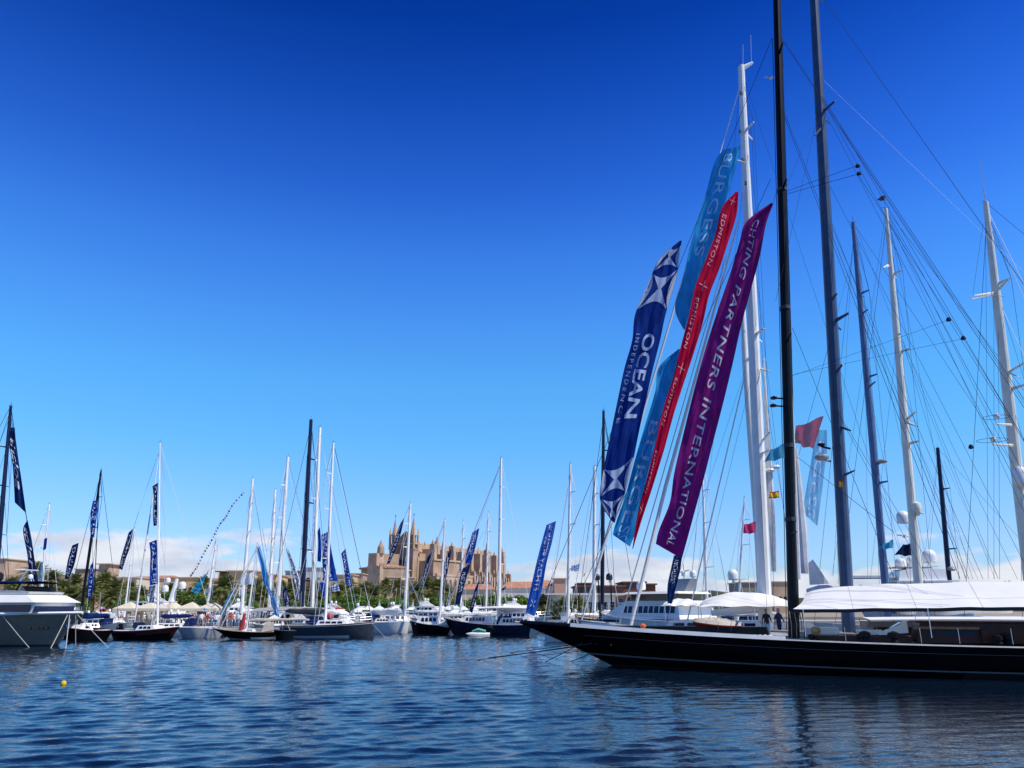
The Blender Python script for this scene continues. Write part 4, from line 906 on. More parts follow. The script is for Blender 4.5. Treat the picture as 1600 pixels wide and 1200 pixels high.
for a in ((1280, 140, 1602, 690, g, 38), (1281, 160, 1602, 780, g, 38), (1282, 150, 1600, 740, g, 38), (1278, 172, 1226, 300, g, g-6), (1278, 178, 1212, 470, g, g-6), (1302, 575, 1310, 912, g-2, g-2), (1290, 420, 1322, 912, g-2, g-2), (1286, 330, 1316, 915, g-3, g-3), (1292, 550, 1248, 712, g, g-3)): rw(*a)
for (x, y) in ((1482, 499), (1505, 528), (1340, 259), (1342, 271), (1517, 698)):
    p = P(x, y, g-5); R3.part('backstay_block', MB().lathe(p, [(.03, -.14), (.16, -.08), (.12, .06), (.02, .15)], 6), WIRE)
for a in ((1482, 500, 1236, 588, g-5, g-2), (1505, 529, 1240, 585, g-5, g-2), (1342, 275, 1505, 528, g-5, g-5), (1505, 528, 1602, 690, g-5, 38), (1482, 499, 1600, 690, g-5, 39), (1388, 335, 1482, 499, g-3, g-5)): rw(*a)

def back_yacht(label, bowpx, bowY, L, ang, top, basepx, wb, m, **k):
    b = Boat('sailing_yacht', label, 'yacht', (bowpx, bowY), stern_for((bowpx, bowY), 0, (math.cos(R(ang)), -math.sin(R(ang))), L), B=k.get('B', 5.5), fb=k.get('fb', (1.9, 1.45, 1.5)), ovb=1.5, wt=.7, hull=k.get('hull', WHITE), deck=TEAK, rail=WHITE2)
    b.mast(top, basepx, wb=wb, wtp=k.get('wt', wb*.6), m=m, spr=k.get('spr', (.25, .45, .65, .85)), sw=k.get('sw', 1.3), ext=k.get('ext', 0), boom=k.get('boom', 7), cover=k.get('cover', CANVAS), swept=.35, wm=WIRE, bz=1.4, furl=k.get('furl', 0), wr=.016)
    b.cabin(b.L*.3, b.L*.75, 3.6, .8, m=WHITE, nwin=6); return b
R4 = back_yacht('yacht with the slender blue grey mast between the grey and cream masts', 1268, 75, 26, 10, (1333, 348), 1389, .66, BLUEM, spr=(.32, .58, .80), wt=.40)
g4 = R4.mb_.y; p = P(1378, 722, g4-.8); R4.part('radar_scanner', MB().lathe(p, [(.3, -.1), (.5, 0), (.5, .1), (.3, .25)], 12).tube([p, P(1370, 726, g4)], .1, 5), GREYP, smooth=True)
for (x, y) in ((1344, 490), (1356, 603)): R4.part('spreader', MB().tube([P(x-2, y+4, g4-.5), P(x+12, y-7, g4-2)], [.14, .07], 5, sq=.5), BLUEM)
R5 = back_yacht('yacht with the cream mast that flies a dark burgee at its top', 1300, 68, 28, 10, (1384, 326), 1441, .66, CREAM, spr=(.40, .62, .82), wt=.30)
g5 = R5.mb_.y
for (x, y, dx, dy) in ((1397, 525, 12, -4), (1417, 655, 14, -12), (1417, 660, 16, 6), (1425, 795, 18, 8), (1388, 415, -8, 3)): R5.part('mast_bracket', MB().tube([P(x, y, g5-.5), P(x+dx, y+dy, g5-1.2)], [.16, .06], 6, sq=.6), CREAM)
p = P(1432, 795, g5-.7); R5.part('radar_platform', MB().lathe(p, [(.15, -.6), (.34, -.3), (.42, .1), (.36, .45), (.15, .6)], 12), CREAM, smooth=True)
R5.part('burgee_pole', MB().tube([R5.mt_, P(1382, 305, g5)], .025, 5), ALU)
R6 = back_yacht('distant yacht with the short dark navy mast right of the satellite domes', 1440, 100, 20, 8, (1465, 700), 1489, .55, NAVYM, spr=(.4, .75), wt=.40)
p = P(1487, 890, R6.mb_.y-.7); R6.part('radar_scanner', MB().lathe(p, [(.3, -.15), (.55, 0), (.4, .3), (.1, .4)], 10), GREYP, smooth=True)
R7 = back_yacht('yacht with the cream mast carrying antenna rings at the right edge', 1500, 60, 34, 10, (1540, 316), 1618, .74, CREAM, spr=(.28, .52, .78), sw=1.7, wt=.38, boom=0)
g7 = R7.mb_.y
R7.part('antenna', MB().tube([R7.mt_, P(1531, 252, g7)], [.05, .02], 5), WWIRE)
for (x, y, x2, y2) in ((1552, 458, 1522, 462), (1553, 459, 1576, 436), (1552, 460, 1568, 463), (1575, 582, 1602, 566), (1575, 582, 1594, 590), (1552, 459, 1519, 467), (1580, 664, 1556, 662), (1582, 696, 1551, 694)): R7.part('spreader', MB().tube([P(x, y, g7-.4), P(x2, y2, g7-1.6)], [.13, .06], 6, sq=.6), CREAM)
for (x, y, w_) in ((1556, 652, .95), (1550, 688, 1.1)):
    c = P(x, y, g7-1.6); R7.part('antenna_ring', MB().tube([c+Vector((w_*math.cos(k*.3927), w_*.8*math.sin(k*.3927), 0)) for k in range(17)], .018, 4, cap=False), WIRE)
    R7.part('camera_dome', MB().lathe(c+Vector((.1, 0, .1)), [(.1, -.25), (.2, -.05), (.16, .15), (.05, .22)], 10), DOME, smooth=True)
p = P(1595, 745, g7-.7); R7.part('radome', MB().lathe(p, [(.2, -.8), (.5, -.5), (.52, .3), (.3, .7), (.05, .8)], 12), DOME, smooth=True)
for a in ((1543, 335, 1602, 470, g7, g7-2, .022, WWIRE), (1544, 330, 1602, 448, g7, g7-2, .022, WWIRE), (1564, 478, 1602, 560, g7, g7-2, .022, WWIRE), (1540, 345, 1544, 905, g7-4, g7-4), (1553, 470, 1553, 905, g7-4, g7-4), (1536, 350, 1520, 460, g7, g7-1), (1560, 520, 1562, 905, g7-5, g7-5)): rw(*a, b=R7, nm='shroud')
for a in ((1388, 337, 1600, 760, g5, g5-15), (1390, 345, 1600, 800, g5, g5-15), (1386, 330, 1500, 905, g5, g5+4), (1410, 530, 1560, 905, g5-1, g5-10), (1410, 530, 1520, 905, g5-1, g5-5), (1412, 540, 1590, 905, g5-1, g5-12), (1384, 330, 1300, 900, g5, g5+3), (1400, 540, 1360, 905, g5-1, g5)): rw(*a, b=R5)
for a in ((1335, 350, 1454, 905, g4, g4-3), (1336, 352, 1555, 905, g4, g4-8), (1344, 495, 1528, 905, g4, g4-6), (1352, 540, 1356, 905, g4-1, g4-1), (1331, 405, 1262, 660, g4, g4-3), (1334, 355, 1302, 900, g4, g4+3), (1370, 725, 1420, 905, g4, g4-2)): rw(*a, b=R4)
for a in ((1466, 705, 1440, 905, R6.mb_.y, R6.mb_.y), (1466, 705, 1508, 905, R6.mb_.y, R6.mb_.y), (1475, 720, 1560, 905, R6.mb_.y, R6.mb_.y)): rw(*a, b=R6)
for a in ((1290, 165, 1602, 633, g, g-8, .009), (1306, 640, 1449, 905, g-1, g-4), (1307, 640, 1466, 905, g-1, g-6), (1286, 270, 1600, 879, g, g-6, .01), (1289, 320, 1514, 905, g, g-5), (1289, 330, 1536, 905, g, g-6), (1281, 120, 1605, 430, g, 38, .006, WWIRE)): rw(*a)
for a in ((1160, 115, 1420, 905, mst, mst-4, .010), (1172, 600, 1100, 900, mst, mst+2, .012), (1170, 560, 1060, 900, mst, mst+2, .01), (1190, 580, 1242, 905, mst, mst-5, .012), (1158, 120, 1080, 905, mst, mst+1, .01), (1180, 420, 1237, 905, mst, mst-4, .01), (1160, 300, 1090, 900, mst, mst+3, .009)): rw(*a, b=R2, nm='shroud')
# ------------------------------------------------------------------ motor yachts
def motor(label, bow, stern, fb=(2.6, 1.9, 1.5), B=5, hull=WHITE, tiers=(), **k):
    b = Boat('motor_yacht', label, 'motor yacht', bow, stern, B=B, fb=fb, ovb=k.get('ovb', 2.0), ovs=.1, wt=.88, tm=.4, flare=.72, hull=hull, deck=WHITE2, rail=STEEL if k.get('rail', 1) else None, bottom=k.get('bottom'), group=k.get('group'))
    z = b.dz(b.L*.5)
    for i, (f0, f1, w_, h, rf, rb, nw) in enumerate(tiers):
        b.cabin(b.L*f0, b.L*f1, B*w_, h, rf=rf, rb=rb, z0=z+.02, nwin=nw, name='deckhouse' if i == 0 else 'upper_deck', wm=k.get('wm', GLASS), taper=.86, wh=(.38, .82)); z += h-.02
        b.part('deck_overhang', MB().box(b.L*f0+rf*.8, b.L*f1+.5, -B*w_*.46, B*w_*.46, z-.03, z+.09, b.T), WHITE); z += .10
    b.top = z; 
    return b
def arch(b, l, w_, h, z, m=WHITE):
    mb = MB()
    for sd in (-1, 1): mb.prism([(l-1.0, z), (l+.1, z+h), (l+.9, z+h), (l+.5, z)], .06, .06, lambda v, sd=sd: b.T((v[0], sd*(w_/2-.25*(v[2]-z)/h)+v[1], v[2])))
    mb.box(l+.05, l+.95, -w_/2+.15, w_/2-.15, z+h-.02, z+h+.12, b.T)
    return b.part('radar_arch', mb, m)
def bowrail(b, l1, h=.7): b.lifelines(.2, l1, n=8, h=h, m=STEEL)
SHADE = mat('grey_topsides', (.42, .43, .42), .3, coat=.3, var=.05); SHADE2 = mat('shaded_topsides', (.17, .155, .125), .45, coat=.15, var=.08)  # the darker grey paints in the shade on the white yacht's flared side
M1 = motor('big white flybridge yacht with shaded flared bow cut by the left edge', (128, 70), (-230, 75), fb=(2.75, 2.5, 2.1), B=6, hull=SHADE2, ovb=2.1, bottom=mat('dark_waterline', (.03, .03, .03), .5), wm=BGLASS, tiers=())
M1.part('white_bulwark', MB().tube([M1.hp(i/20, 1, 1)+Vector((0, 0, .06)) for i in range(21)], .13, 6).tube([M1.hp(i/20, 1, -1)+Vector((0, 0, .06)) for i in range(21)], .13, 6), WHITE, smooth=True)
l0 = M1.l_at(90, 0, 3.2); z1 = M1.dz(3)+.05
sal = M1.part('saloon', MB().prism([(l0+.5, z1), (l0+.2, z1+.75), (l0+.2, z1+.9), (M1.L-3, z1+.9), (M1.L-3, z1)], 2.45, 2.35, M1.T), WHITE)
for sd in (-1, 1): mk('window', MB().box(l0+.55, M1.L-6, sd*2.47-.03, sd*2.47+.03, z1+.12, z1+.72, M1.T), BGLASS, sal)
mk('windscreen', MB().box(l0+.26, l0+.36, -2.3, 2.3, z1+.12, z1+.74, M1.T), BGLASS, sal)
M1.part('brow', MB().prism([(l0+.0, z1+.91), (l0+1.3, z1+1.55), (M1.L-4, z1+1.6), (M1.L-4, z1+.91)], 2.75, 2.2, M1.T), WHITE)
lf = M1.l_at(72, 0, 4.5)
M1.part('flybridge_coaming', MB().prism([(lf, z1+1.61), (lf-.15, z1+1.8), (lf+1.6, z1+1.92), (M1.L-5, z1+1.9), (M1.L-5, z1+1.61)], 2.0, 2.05, M1.T), WHITE2)
M1.part('flybridge_screen', MB().prism([(lf+.2, z1+1.85), (lf+1.2, z1+2.3), (lf+1.3, z1+2.3), (lf+.5, z1+1.85)], 1.7, 1.4, M1.T), GLASS)
M1.part('helm_console', MB().prism([(lf+1.6, z1+1.9), (lf+1.7, z1+2.3), (lf+2.3, z1+2.3), (lf+2.3, z1+1.9)], .5, .5, M1.T), WHITE2)
bt = M1.canopy(lf+.6, lf+9, 3.9, z1+2.62, m=BLUEC, crown=.12, post=False)
for l in (lf+1.0, lf+3.6, lf+4.6, lf+7): 
    for sd in (-1, 1): M1.part('canopy_post', MB().tube([M1.T((l+.5, sd*1.8, z1+1.8)), M1.T((l, sd*1.8, z1+2.62))], .05, 5), BLACKM)
c = M1.T((lf+4.0, 1.2, z1+3.1)); M1.part('searchlight', MB().lathe(c, [(.1, -.4), (.3, -.2), (.32, .2), (.1, .4)], 10), BDOME, smooth=True)
M1.part('radar_mast', MB().tube([M1.T((lf+3, 0, z1+2.7)), M1.T((lf+2.4, 0, z1+3.7))], .08, 5).tube([M1.T((lf+1.6, -.5, z1+3.7)), M1.T((lf+3.2, .5, z1+3.75))], .06, 5), WHITE)
M1.domes([(lf+1.9, 0, z1+3.15, .22)])
bowrail(M1, M1.l_at(95, 2, 3), .55)
for px in (48, 57, 62, 68): 
    l = M1.l_at(px, 2.3, 1.8); q = M1.hp(l/M1.L, .62, 1); M1.part('porthole', MB().tube([q-M1.n*.1, q+M1.n*.07], .13, 10), GLASS)
l = M1.l_at(103, 1.5, 2.2); q = M1.hp(l/M1.L, .74, 1); M1.part('anchor', MB().tube([q+M1.n*.1+Vector((0,0,.5)), q+M1.n*.15-Vector((0,0,.5))], .05, 5).tube([q+M1.n*.15+M1.d*.3-Vector((0,0,.15)), q+M1.n*.15-Vector((0,0,.5)), q+M1.n*.15-M1.d*.3-Vector((0,0,.15))], .05, 5), STEEL)
for (l, x, y, s_) in ((M1.l_at(88, 2, 2.6), 77, 1013, 1), (M1.l_at(90, 2, 2.6), 103, 1013, 1), (.2, 176, 1012, 1), (.3, 119, 1010, 1), (M1.l_at(0, 2.8, 2.2), 52, 1012, 1)):
    Yq = CH/math.tan(math.atan((y-600)/F)-PITCH); M1.mooring(l, s_, tuple(P(x, y, Yq)), r=.028)

yachts = [
 ('white superyacht with radar arch and domes behind the cream marquee', (330, 122), (188, 124), dict(B=7, fb=(2.56, 2.08, 1.92), tiers=((.22, .92, .8, 1.08, 2, .3, 8), (.38, .85, .6, 0.86, 1.5, .5, 5)))),
 ('white motor yacht with long pointed bow between marquee and grey awning', (306, 117), (408, 119), dict(B=5, fb=(2.08, 1.84, 1.60), tiers=((.2, .9, .8, 0.79, 1.6, .5, 6), (.4, .8, .6, 0.58, .9, .5, 3)))),
 ('sleek white sports yacht right of the slate sloop mast', (500, 112), (592, 114), dict(B=4.6, fb=(1.60, 1.52, 1.28), tiers=((.28, .85, .8, 0.65, 1.8, .8, 4), (.42, .78, .6, 0.36, 1.0, .5, 2)))),
 ('sleek white yacht with black sweeping side windows below the palace', (548, 109), (650, 112), dict(B=4.8, fb=(1.68, 1.52, 1.28), tiers=((.22, .9, .8, 0.72, 2.2, .8, 4), (.4, .8, .6, 0.43, 1.4, .5, 3)))),
 ('white yacht with satellite dome behind the black gulet', (728, 118), (628, 120), dict(B=5, fb=(2.16, 1.84, 1.60), tiers=((.2, .9, .8, 0.79, 1.6, .5, 6), (.35, .8, .6, 0.65, 1.2, .5, 4)))),
 ('white motor yacht behind the bow of the navy schooner', (650, 110), (740, 112), dict(B=4.6, fb=(1.84, 1.60, 1.36), tiers=((.25, .9, .8, 0.72, 1.6, .4, 5),))),
 ('white yacht with curved radar arch behind the navy schooner stern', (862, 112), (770, 114), dict(B=5, fb=(2.08, 1.76, 1.60), tiers=((.2, .9, .8, 0.86, 1.6, .5, 6), (.35, .85, .65, 0.58, 1.2, .5, 4)))),
 ('low white cruiser behind the long black bow', (950, 84), (862, 88), dict(B=4, fb=(1.52, 1.28, 1.12), tiers=((.3, .85, .7, 0.58, 1.3, .4, 3),))),
 ('small white cabin cruiser left of the dark launch', (215, 100), (130, 102), dict(B=4, fb=(1.52, 1.20, 1.04), tiers=((.3, .85, .75, 0.65, 1.2, .4, 3),))),
 ('white cruiser lying behind the grey awning yacht', (420, 113), (500, 115), dict(B=4.6, fb=(1.84, 1.60, 1.44), tiers=((.25, .9, .8, 0.72, 1.6, .4, 5),))),

 ('small white cabin boat tied up behind the dark red motor boat', (178, 106), (120, 108), dict(B=3, fb=(1.20, 0.96, 0.88), tiers=((.25, .8, .75, 0.65, .9, .3, 3),))),
 ('white day cruiser half hidden behind the navy boom covers', (300, 104), (252, 105), dict(B=3.2, fb=(1.36, 1.12, 0.96), tiers=((.3, .85, .75, 0.65, 1.0, .3, 3),))),
 ('white flybridge cruiser behind the small black classic sloop', (340, 108), (398, 110), dict(B=3.6, fb=(1.52, 1.28, 1.12), tiers=((.22, .9, .8, 0.72, 1.2, .3, 4), (.4, .8, .6, 0.50, .7, .3, 2)))),
 ('white cruiser behind the tan sail cover', (392, 100), (452, 101), dict(B=3.4, fb=(1.36, 1.12, 1.04), tiers=((.25, .9, .8, 0.65, 1.1, .3, 4),))),
 ('low white motorboat behind the sail cover of the slate sloop', (512, 99), (452, 100), dict(B=3.2, fb=(1.52, 1.36, 1.20), tiers=((.3, .85, .7, 0.50, 1.1, .3, 3),))),
 ('white flybridge yacht behind the red stands', (566, 116), (492, 118), dict(B=4.4, fb=(1.84, 1.60, 1.44), tiers=((.2, .9, .8, 0.79, 1.5, .4, 5), (.36, .8, .6, 0.50, .9, .4, 3)))),
 ('white sports cruiser right of the cathedral foot pennants', (704, 120), (762, 121), dict(B=4.0, fb=(1.76, 1.52, 1.36), tiers=((.25, .9, .8, 0.72, 1.5, .4, 4), (.4, .8, .6, 0.43, .8, .4, 2)))),
 ('white cruiser between the pontoon crowd and the superyacht', (232, 112), (168, 113), dict(B=3.8, fb=(1.52, 1.28, 1.12), tiers=((.25, .9, .8, 0.65, 1.2, .3, 4),))),
]
YT = []
for lb, bw, st, kw in yachts:
    y = motor(lb, bw, st, **kw); YT.append(y); bowrail(y, y.L*.5)
    arch(y, y.L*.62, 2.6, .65, y.top); y.domes([(y.L*.62, .7, y.top+1.0, .2), (y.L*.62, -.7, y.top+1.0, .16)])
    y.part('whip_antenna', MB().tube([y.T((y.L*.64, .9, y.top+1)), y.T((y.L*.66, .9, y.top+3.2))], .02, 3), WWIRE)
a = YT[0]; a.domes([(a.L*.35, 0, a.top+2.4, .55), (a.L*.5, .9, a.top+1.9, .5), (a.L*.55, -.8, a.top+3.2, .4)]); a.part('mast_tower', MB().tube([a.T((a.L*.45, 0, a.top)), a.T((a.L*.42, 0, a.top+3.4))], [.5, .25], 8), WHITE)
# superyacht with black masts behind the black bow
W8 = motor('large white motor yacht with two decks and blue boot line behind the black bow', (942, 76), (1126, 66), B=6.4, fb=(2.9, 2.3, 2.1), tiers=((.16, .84, .82, 1.30, 2.4, .4, 10), (.33, .82, .62, .05, .1, .1, 0)), ovb=2)
W8.part('bridge_windows', MB().box(W8.L*.40, W8.L*.70, -1.9, 1.9, W8.top, W8.top+.55, W8.T), GLASS); W8.part('hardtop', MB().prism([(W8.L*.34, W8.top+.56), (W8.L*.38, W8.top+.75), (W8.L*.8, W8.top+.75), (W8.L*.82, W8.top+.56)], 2.3, 2.1, W8.T), WHITE)
W8.part('blue_boot_line', MB().box(W8.L*.10, W8.L*.93, 3.0, 3.05, W8.dz(5)-.35, W8.dz(5)-.2, W8.T), BLUEC)
W8.domes([(W8.L*.42, .8, W8.top+1.35, .42)]); W8.part('radar_tower', MB().prism([(W8.L*.66, W8.top+.76), (W8.L*.72, W8.top+1.8), (W8.L*.82, W8.top+1.8), (W8.L*.78, W8.top+.76)], .8, .5, W8.T), GREYP)
W8.domes([(W8.L*.75, .2, W8.top+2.25, .22), (W8.L*.79, -.4, W8.top+2.25, .3)]); W8.part('radar_arm', MB().tube([W8.T((W8.L*.66, -.6, W8.top+2.4)), W8.T((W8.L*.82, .6, W8.top+2.5))], .06, 5).tube([W8.T((W8.L*.74, 0, W8.top+1.8)), W8.T((W8.L*.74, 0, W8.top+3.1))], .05, 5), WHITE2)
jt = W8.l_at(968, 2.2, 3.2); W8.part('jet_ski', MB().tube([W8.T((jt-1.3, 1.6, W8.dz(4)+.5)), W8.T((jt, 1.6, W8.dz(4)+.7)), W8.T((jt+1.3, 1.6, W8.dz(4)+.45))], [.1, .42, .15], 8), mat('bright_blue_plastic', (.05, .3, .62), .4), smooth=True)
bowrail(W8, W8.L*.3)
def cover(label, pts, Y, d, m, cat='sail cover', name='sail_cover'):
    a = [P(x, y, Y) for x, y in pts]; mb = MB(); n = len(a); b_ = [Vector((p.x, p.y+d, p.z)) for p in a]
    mb.add(a+b_, [tuple(range(n)), tuple(range(2*n-1, n-1, -1))]+[(i, (i+1) % n, (i+1) % n+n, i+n) for i in range(n)]); return tag(mk(name, mb, m, org=tuple(a[0])), label, cat)
SY = motor('tall superyacht with a cluster of white satellite domes above the boom awning', (1335, 92), (1502, 90), B=8, fb=(4.0, 3.3, 3.0), tiers=((.12, .94, .86, 1.6, 1.5, .3, 10), (.25, .9, .7, 1.1, 1.5, .4, 7)))
tz = SY.top
def SYp(name, x, y, prof, m=DOME, n=16):
    p = P(x, y, 91); SY.part(name, MB().lathe(p, prof, n), m, smooth=True)
def dm(x, y, r): SYp('radome', x, y, [(r*.6, -r*1.0), (r*.93, -r*.9), (r, -.1*r), (r*.95, r*.3), (r*.72, r*.72), (r*.4, r*.93), (.02, r)])
dm(1411, 808, .75); dm(1407, 880, .62); dm(1425, 877, .62); dm(1452, 869, .78)
SY.part('sundeck', MB().prism([(SY.l_at(1396, 0, 6), tz), (SY.l_at(1400, 0, 6), ZA(893, 91)), (SY.l_at(1422, 0, 6), ZA(889, 91)), (SY.l_at(1470, 0, 6), ZA(891, 91)), (SY.l_at(1470, 0, 6), tz)], 2.2, 2.0, SY.T), WHITE)
SY.part('dome_platform', MB().box(SY.l_at(1394, 0, 6), SY.l_at(1462, 0, 6), -1.6, 1.6, ZA(887.5, 91), ZA(886, 91), SY.T), WHITE2)
SY.part('wing_roof', MB().box(SY.l_at(1325, 0, 6), SY.l_at(1392, 0, 6), -2, 2, ZA(903.5, 91), ZA(900, 91), SY.T), WHITE2)
SY.part('radar_mast', MB().tube([P(1428, 886, 91), P(1426, 845, 91)], [.4, .2], 8).tube([P(1402, 836, 91), P(1420, 838, 91)], .08, 5).tube([P(1413, 840, 91), P(1414, 836, 91)], .2, 6).tube([P(1395, 892, 91), P(1416, 889, 91)], .07, 5), WHITE2)
flagcloth('flag', 'dark navy flag streaming left beside the cream mast above the satellite domes', 'flag', ((1430, 846), (1431, 868), (1400, 868), (1408, 852)), NAVYM, 89, .25)
# ------------------------------------------------------------------ sailing yachts of the far side
def sy(label, bow, stern, top, basepx, wb, m=WMAST, B=4.2, hull=WHITE, fb=(1.6, 1.2, 1.2), spr=(.35, .62, .82), boom=5, cov=CANVAS, nwin=4, cabinh=.5, ovb=.8, ovs=.4, wt=.65, stripe=None, furl=0, sw=1.1, wm=None, ll=True, group=None, cab=(.25, .62), rail=None, bottom=None, bz=1.0, wtp=None, name='sailing_yacht', track=True):
    b = Boat(name, label, 'yacht', bow, stern, B=B, fb=fb, ovb=ovb, ovs=ovs, wt=wt, hull=hull, stripe=stripe, deck=TEAK if hull is not WHITE else WHITE2, rail=rail, bottom=bottom)
    b.mast(top, basepx, wb=wb*.86, m=m, spr=spr, sw=sw, boom=boom, cover=cov, furl=furl, wm=wm or WWIRE, bz=bz, wtp=wtp and wtp*.86, track=track, wr=.024)
    if cabinh: b.cabin(b.L*cab[0], b.L*cab[1], B*.55, cabinh, nwin=nwin)
    if ll: b.lifelines(n=10, h=.6, sides=(1,))
    b.part('sprayhood', MB().prism([(b.L*.62, b.dz(b.L*.62)), (b.L*.62+.3, b.dz(b.L*.62)+.95), (b.L*.62+1.2, b.dz(b.L*.62)+1.0), (b.L*.62+1.2, b.dz(b.L*.62)+.2)], B*.3, B*.26, b.T), BLUEC if cov is not BEIGEC else BEIGEC)
    b.part('wheel', MB().tube([b.T((b.L*.86, .5*math.cos(k*.785), b.dz(b.L*.86)+.75+.45*math.sin(k*.785))) for k in range(9)], .025, 4), STEEL)
    return b
S1 = sy('navy masted yacht hidden behind the big flybridge yacht at the left edge', (70, 82), (-170, 90), (17, 634), -12, .50, NAVYM, B=5, hull=NAVY, furl=0, wtp=.3, spr=(.4, .62, .8), wm=WIRE)
S1.part('forestay', MB().tube([S1.mt_, P(38, 790, 80), P(62, 930, 79)], .035, 5), NAVYM)
S2 = sy('white sailing yacht with a small blue flag on its raked mast behind the flybridge yacht', (96, 108), (10, 112), (77, 788), 61, .34, WMAST, hull=WHITE)
S3 = sy('dark yacht with strongly raked black mast and two lettered pennants', (92, 88), (190, 92), (158, 735), 124, .34, BLACKM, hull=NAVY, fb=(1.4, 1.1, 1.1), cov=BLUEC, sw=1.3, wm=WIRE, boom=3)
S3.part('running_stay', MB().tube([P(156, 740, 89), P(146, 955, 89)], .045, 4), BLACKM)
S5 = sy('pale classic yacht with two lettered navy pennants beside its white mast', (206, 93), (338, 95), (250, 692), 247, .26, WMAST, hull=WHITE, furl=.12, fb=(1.35, 1.05, 1.1), cov=BLUEC, boom=3.8, sw=2.2, spr=(.32, .55, .78), cabinh=.45)

S4 = sy('small yacht behind with a thin pole mast and a slanting navy pennant', (176, 112), (236, 114), (210, 826), 194, .22, WMAST, spr=(.6,), boom=3)
S6 = sy('white yacht with a plain short mast between the marquee and the flag string', (290, 111), (380, 113), (339, 836), 321, .40, WMAST)
S7 = sy('white yacht with a silver draped flag low on its mast', (352, 107), (440, 110), (395, 748), 376, .52, WMAST, sw=1.0, wtp=.34)
S8 = sy('small black classic sloop with a tan sail cover and red wrapped staysail', (331, 86), (456, 88), (402, 850), 386, .17, WMAST, hull=BLACK, fb=(1.15, .75, .85), B=3, ovb=2.4, ovs=1.6, wt=.4, spr=(.62,), cov=BEIGEC, boom=6.5, cabinh=.35, cab=(.35, .55), furl=.075, bottom=mat('white_bottom', (.5, .5, .48), .5), bz=1.1, wtp=.13)
S9 = sy('white yacht with a mid height mast left of the light blue wrapped pennant', (400, 112), (470, 114), (430, 765), 419, .50, WMAST, wtp=.34)
S10 = sy('white yacht whose tall mast carries the long white lettered pennant', (500, 106), (405, 108), (450, 714), 432, .62, WMAST, wtp=.42)
S11 = sy('grey racing yacht with the tall navy mast and long grey awning', (412, 103), (520, 101), (486, 656), 470, .72, NAVYM, hull=GREYH, B=5, sw=1.6, wm=WIRE, wtp=.5, spr=(.35, .58, .8))
S11.canopy(S11.l_at(404, 0, 3), S11.l_at(512, 0, 3), 4.4, 2.75, m=mat('grey_awning', (.33, .33, .33), .85, var=.1), crown=.45, thick=.07, name='grey_awning')
S12 = sy('white yacht with the tall white mast right of the navy mast', (560, 105), (455, 107), (500, 668), 487, .60, WMAST, wtp=.42, sw=1.2)
S13 = sy('slate blue racing sloop with a plumb bow and a slim tall white mast', (586, 91), (449, 93), (521, 692), 508, .40, WMAST, hull=GREYH, B=4.6, fb=(1.7, 1.35, 1.3), ovb=.15, ovs=.2, wt=.85, wtp=.28, bottom=mat('pale_bottom_paint', (.5, .5, .48), .5), bz=1.3, cov=DGREY, stripe=((-.16, -.10, WHITE),))
S13.part('second_forestay', MB().tube([S13.T((1.8, 0, S13.dz(1.8))), P(519, 760, 91)], .03, 4), ALU); S13.mooring(.3, 1, (P(612, 995, 84).x, 84))
S14 = sy('white sloop with a mast rising left of the cathedral spire', (640, 106), (560, 108), (641, 787), 632, .50, WMAST, fb=(1.5, 1.4, 1.4), ovb=.3, wtp=.34)
S15 = Boat('gulet', 'small black gulet with white wheelhouse windows moored right of the white sloop', 'boat', (640, 103), (708, 103), B=4, fb=(1.7, 1.2, 1.3), ovb=.6, wt=.7, hull=BLACK, deck=TEAK, rail=WHITE)
S15.mast((695, 812), 687, wb=.30, m=WMAST, spr=(.6,), boom=3, cover=CANVAS, wm=WWIRE); S15.cabin(.8, 3.9, 2.6, 1.0, nwin=4); S15.part('white_tender', MB().tube([S15.T((3.9, 2.2, 1.2)), S15.T((4.8, 2.2, 1.35)), S15.T((6.2, 2.2, 1.2))], [.15, .5, .3], 8), WHITE, smooth=True)
S16 = sy('white yacht with a thin mast in front of the cathedral buttresses', (690, 114), (760, 116), (724, 814), 719, .34, WMAST)
S17 = sy('white yacht with the thin mast at the cathedral east end', (735, 117), (800, 119), (763, 801), 759, .34, WMAST)
S18 = sy('large black and navy schooner with raked bow and white deckhouses', (692, 100), (836, 97), (783, 716), 779, .52, WMAST, hull=NAVY, B=5, fb=(2.1, 1.35, 1.35), ovb=1.6, ovs=.4, wt=.75, nwin=0, cabinh=0, wtp=.36, rail=WHITE, bz=1.6, name='schooner', cov=CANVAS, boom=4.5)
S18.cabin(S18.l_at(722, 0, 2), S18.l_at(776, 0, 2), 3.4, .85, nwin=6, rf=.8, rb=.9); S18.cabin(S18.l_at(784, 0, 2), S18.l_at(833, 0, 2), 3.4, .85, nwin=7, rf=.3, rb=.2); S18.canopy(S18.l_at(752, 0, 3), S18.l_at(832, 0, 3), 3.8, 3.15, m=CANVAS, crown=.2)
S18.lifelines(n=14, h=.8, sides=(1,))
td_ = root('tender', tuple(P(746, 988, 95)), 'white speed tender with a green cockpit cover beside the navy schooner', 'dinghy')
p = Vector((XA(747, 95), 95, 0)); td_.location = p; td_['org'] = list(p)
mk('hull', MB().tube([p+Vector((-1.4, 0, .3)), p+Vector((-.8, 0, .2)), p+Vector((.3, 0, .14)), p+Vector((1.4, 0, .14))], [.05, .28, .34, .3], 8), WHITE, td_, smooth=True); mk('cover', MB().tube([p+Vector((-.7, 0, .55)), p+Vector((0, 0, .72)), p+Vector((.9, 0, .52))], [.1, .25, .2], 7), mat('sea_green_cover', (.12, .42, .30), .7), td_, smooth=True)
mk('outboard', MB().box(p.x+1.35, p.x+1.65, p.y-.12, p.y+.12, .1, .65), BLACKM, td_)
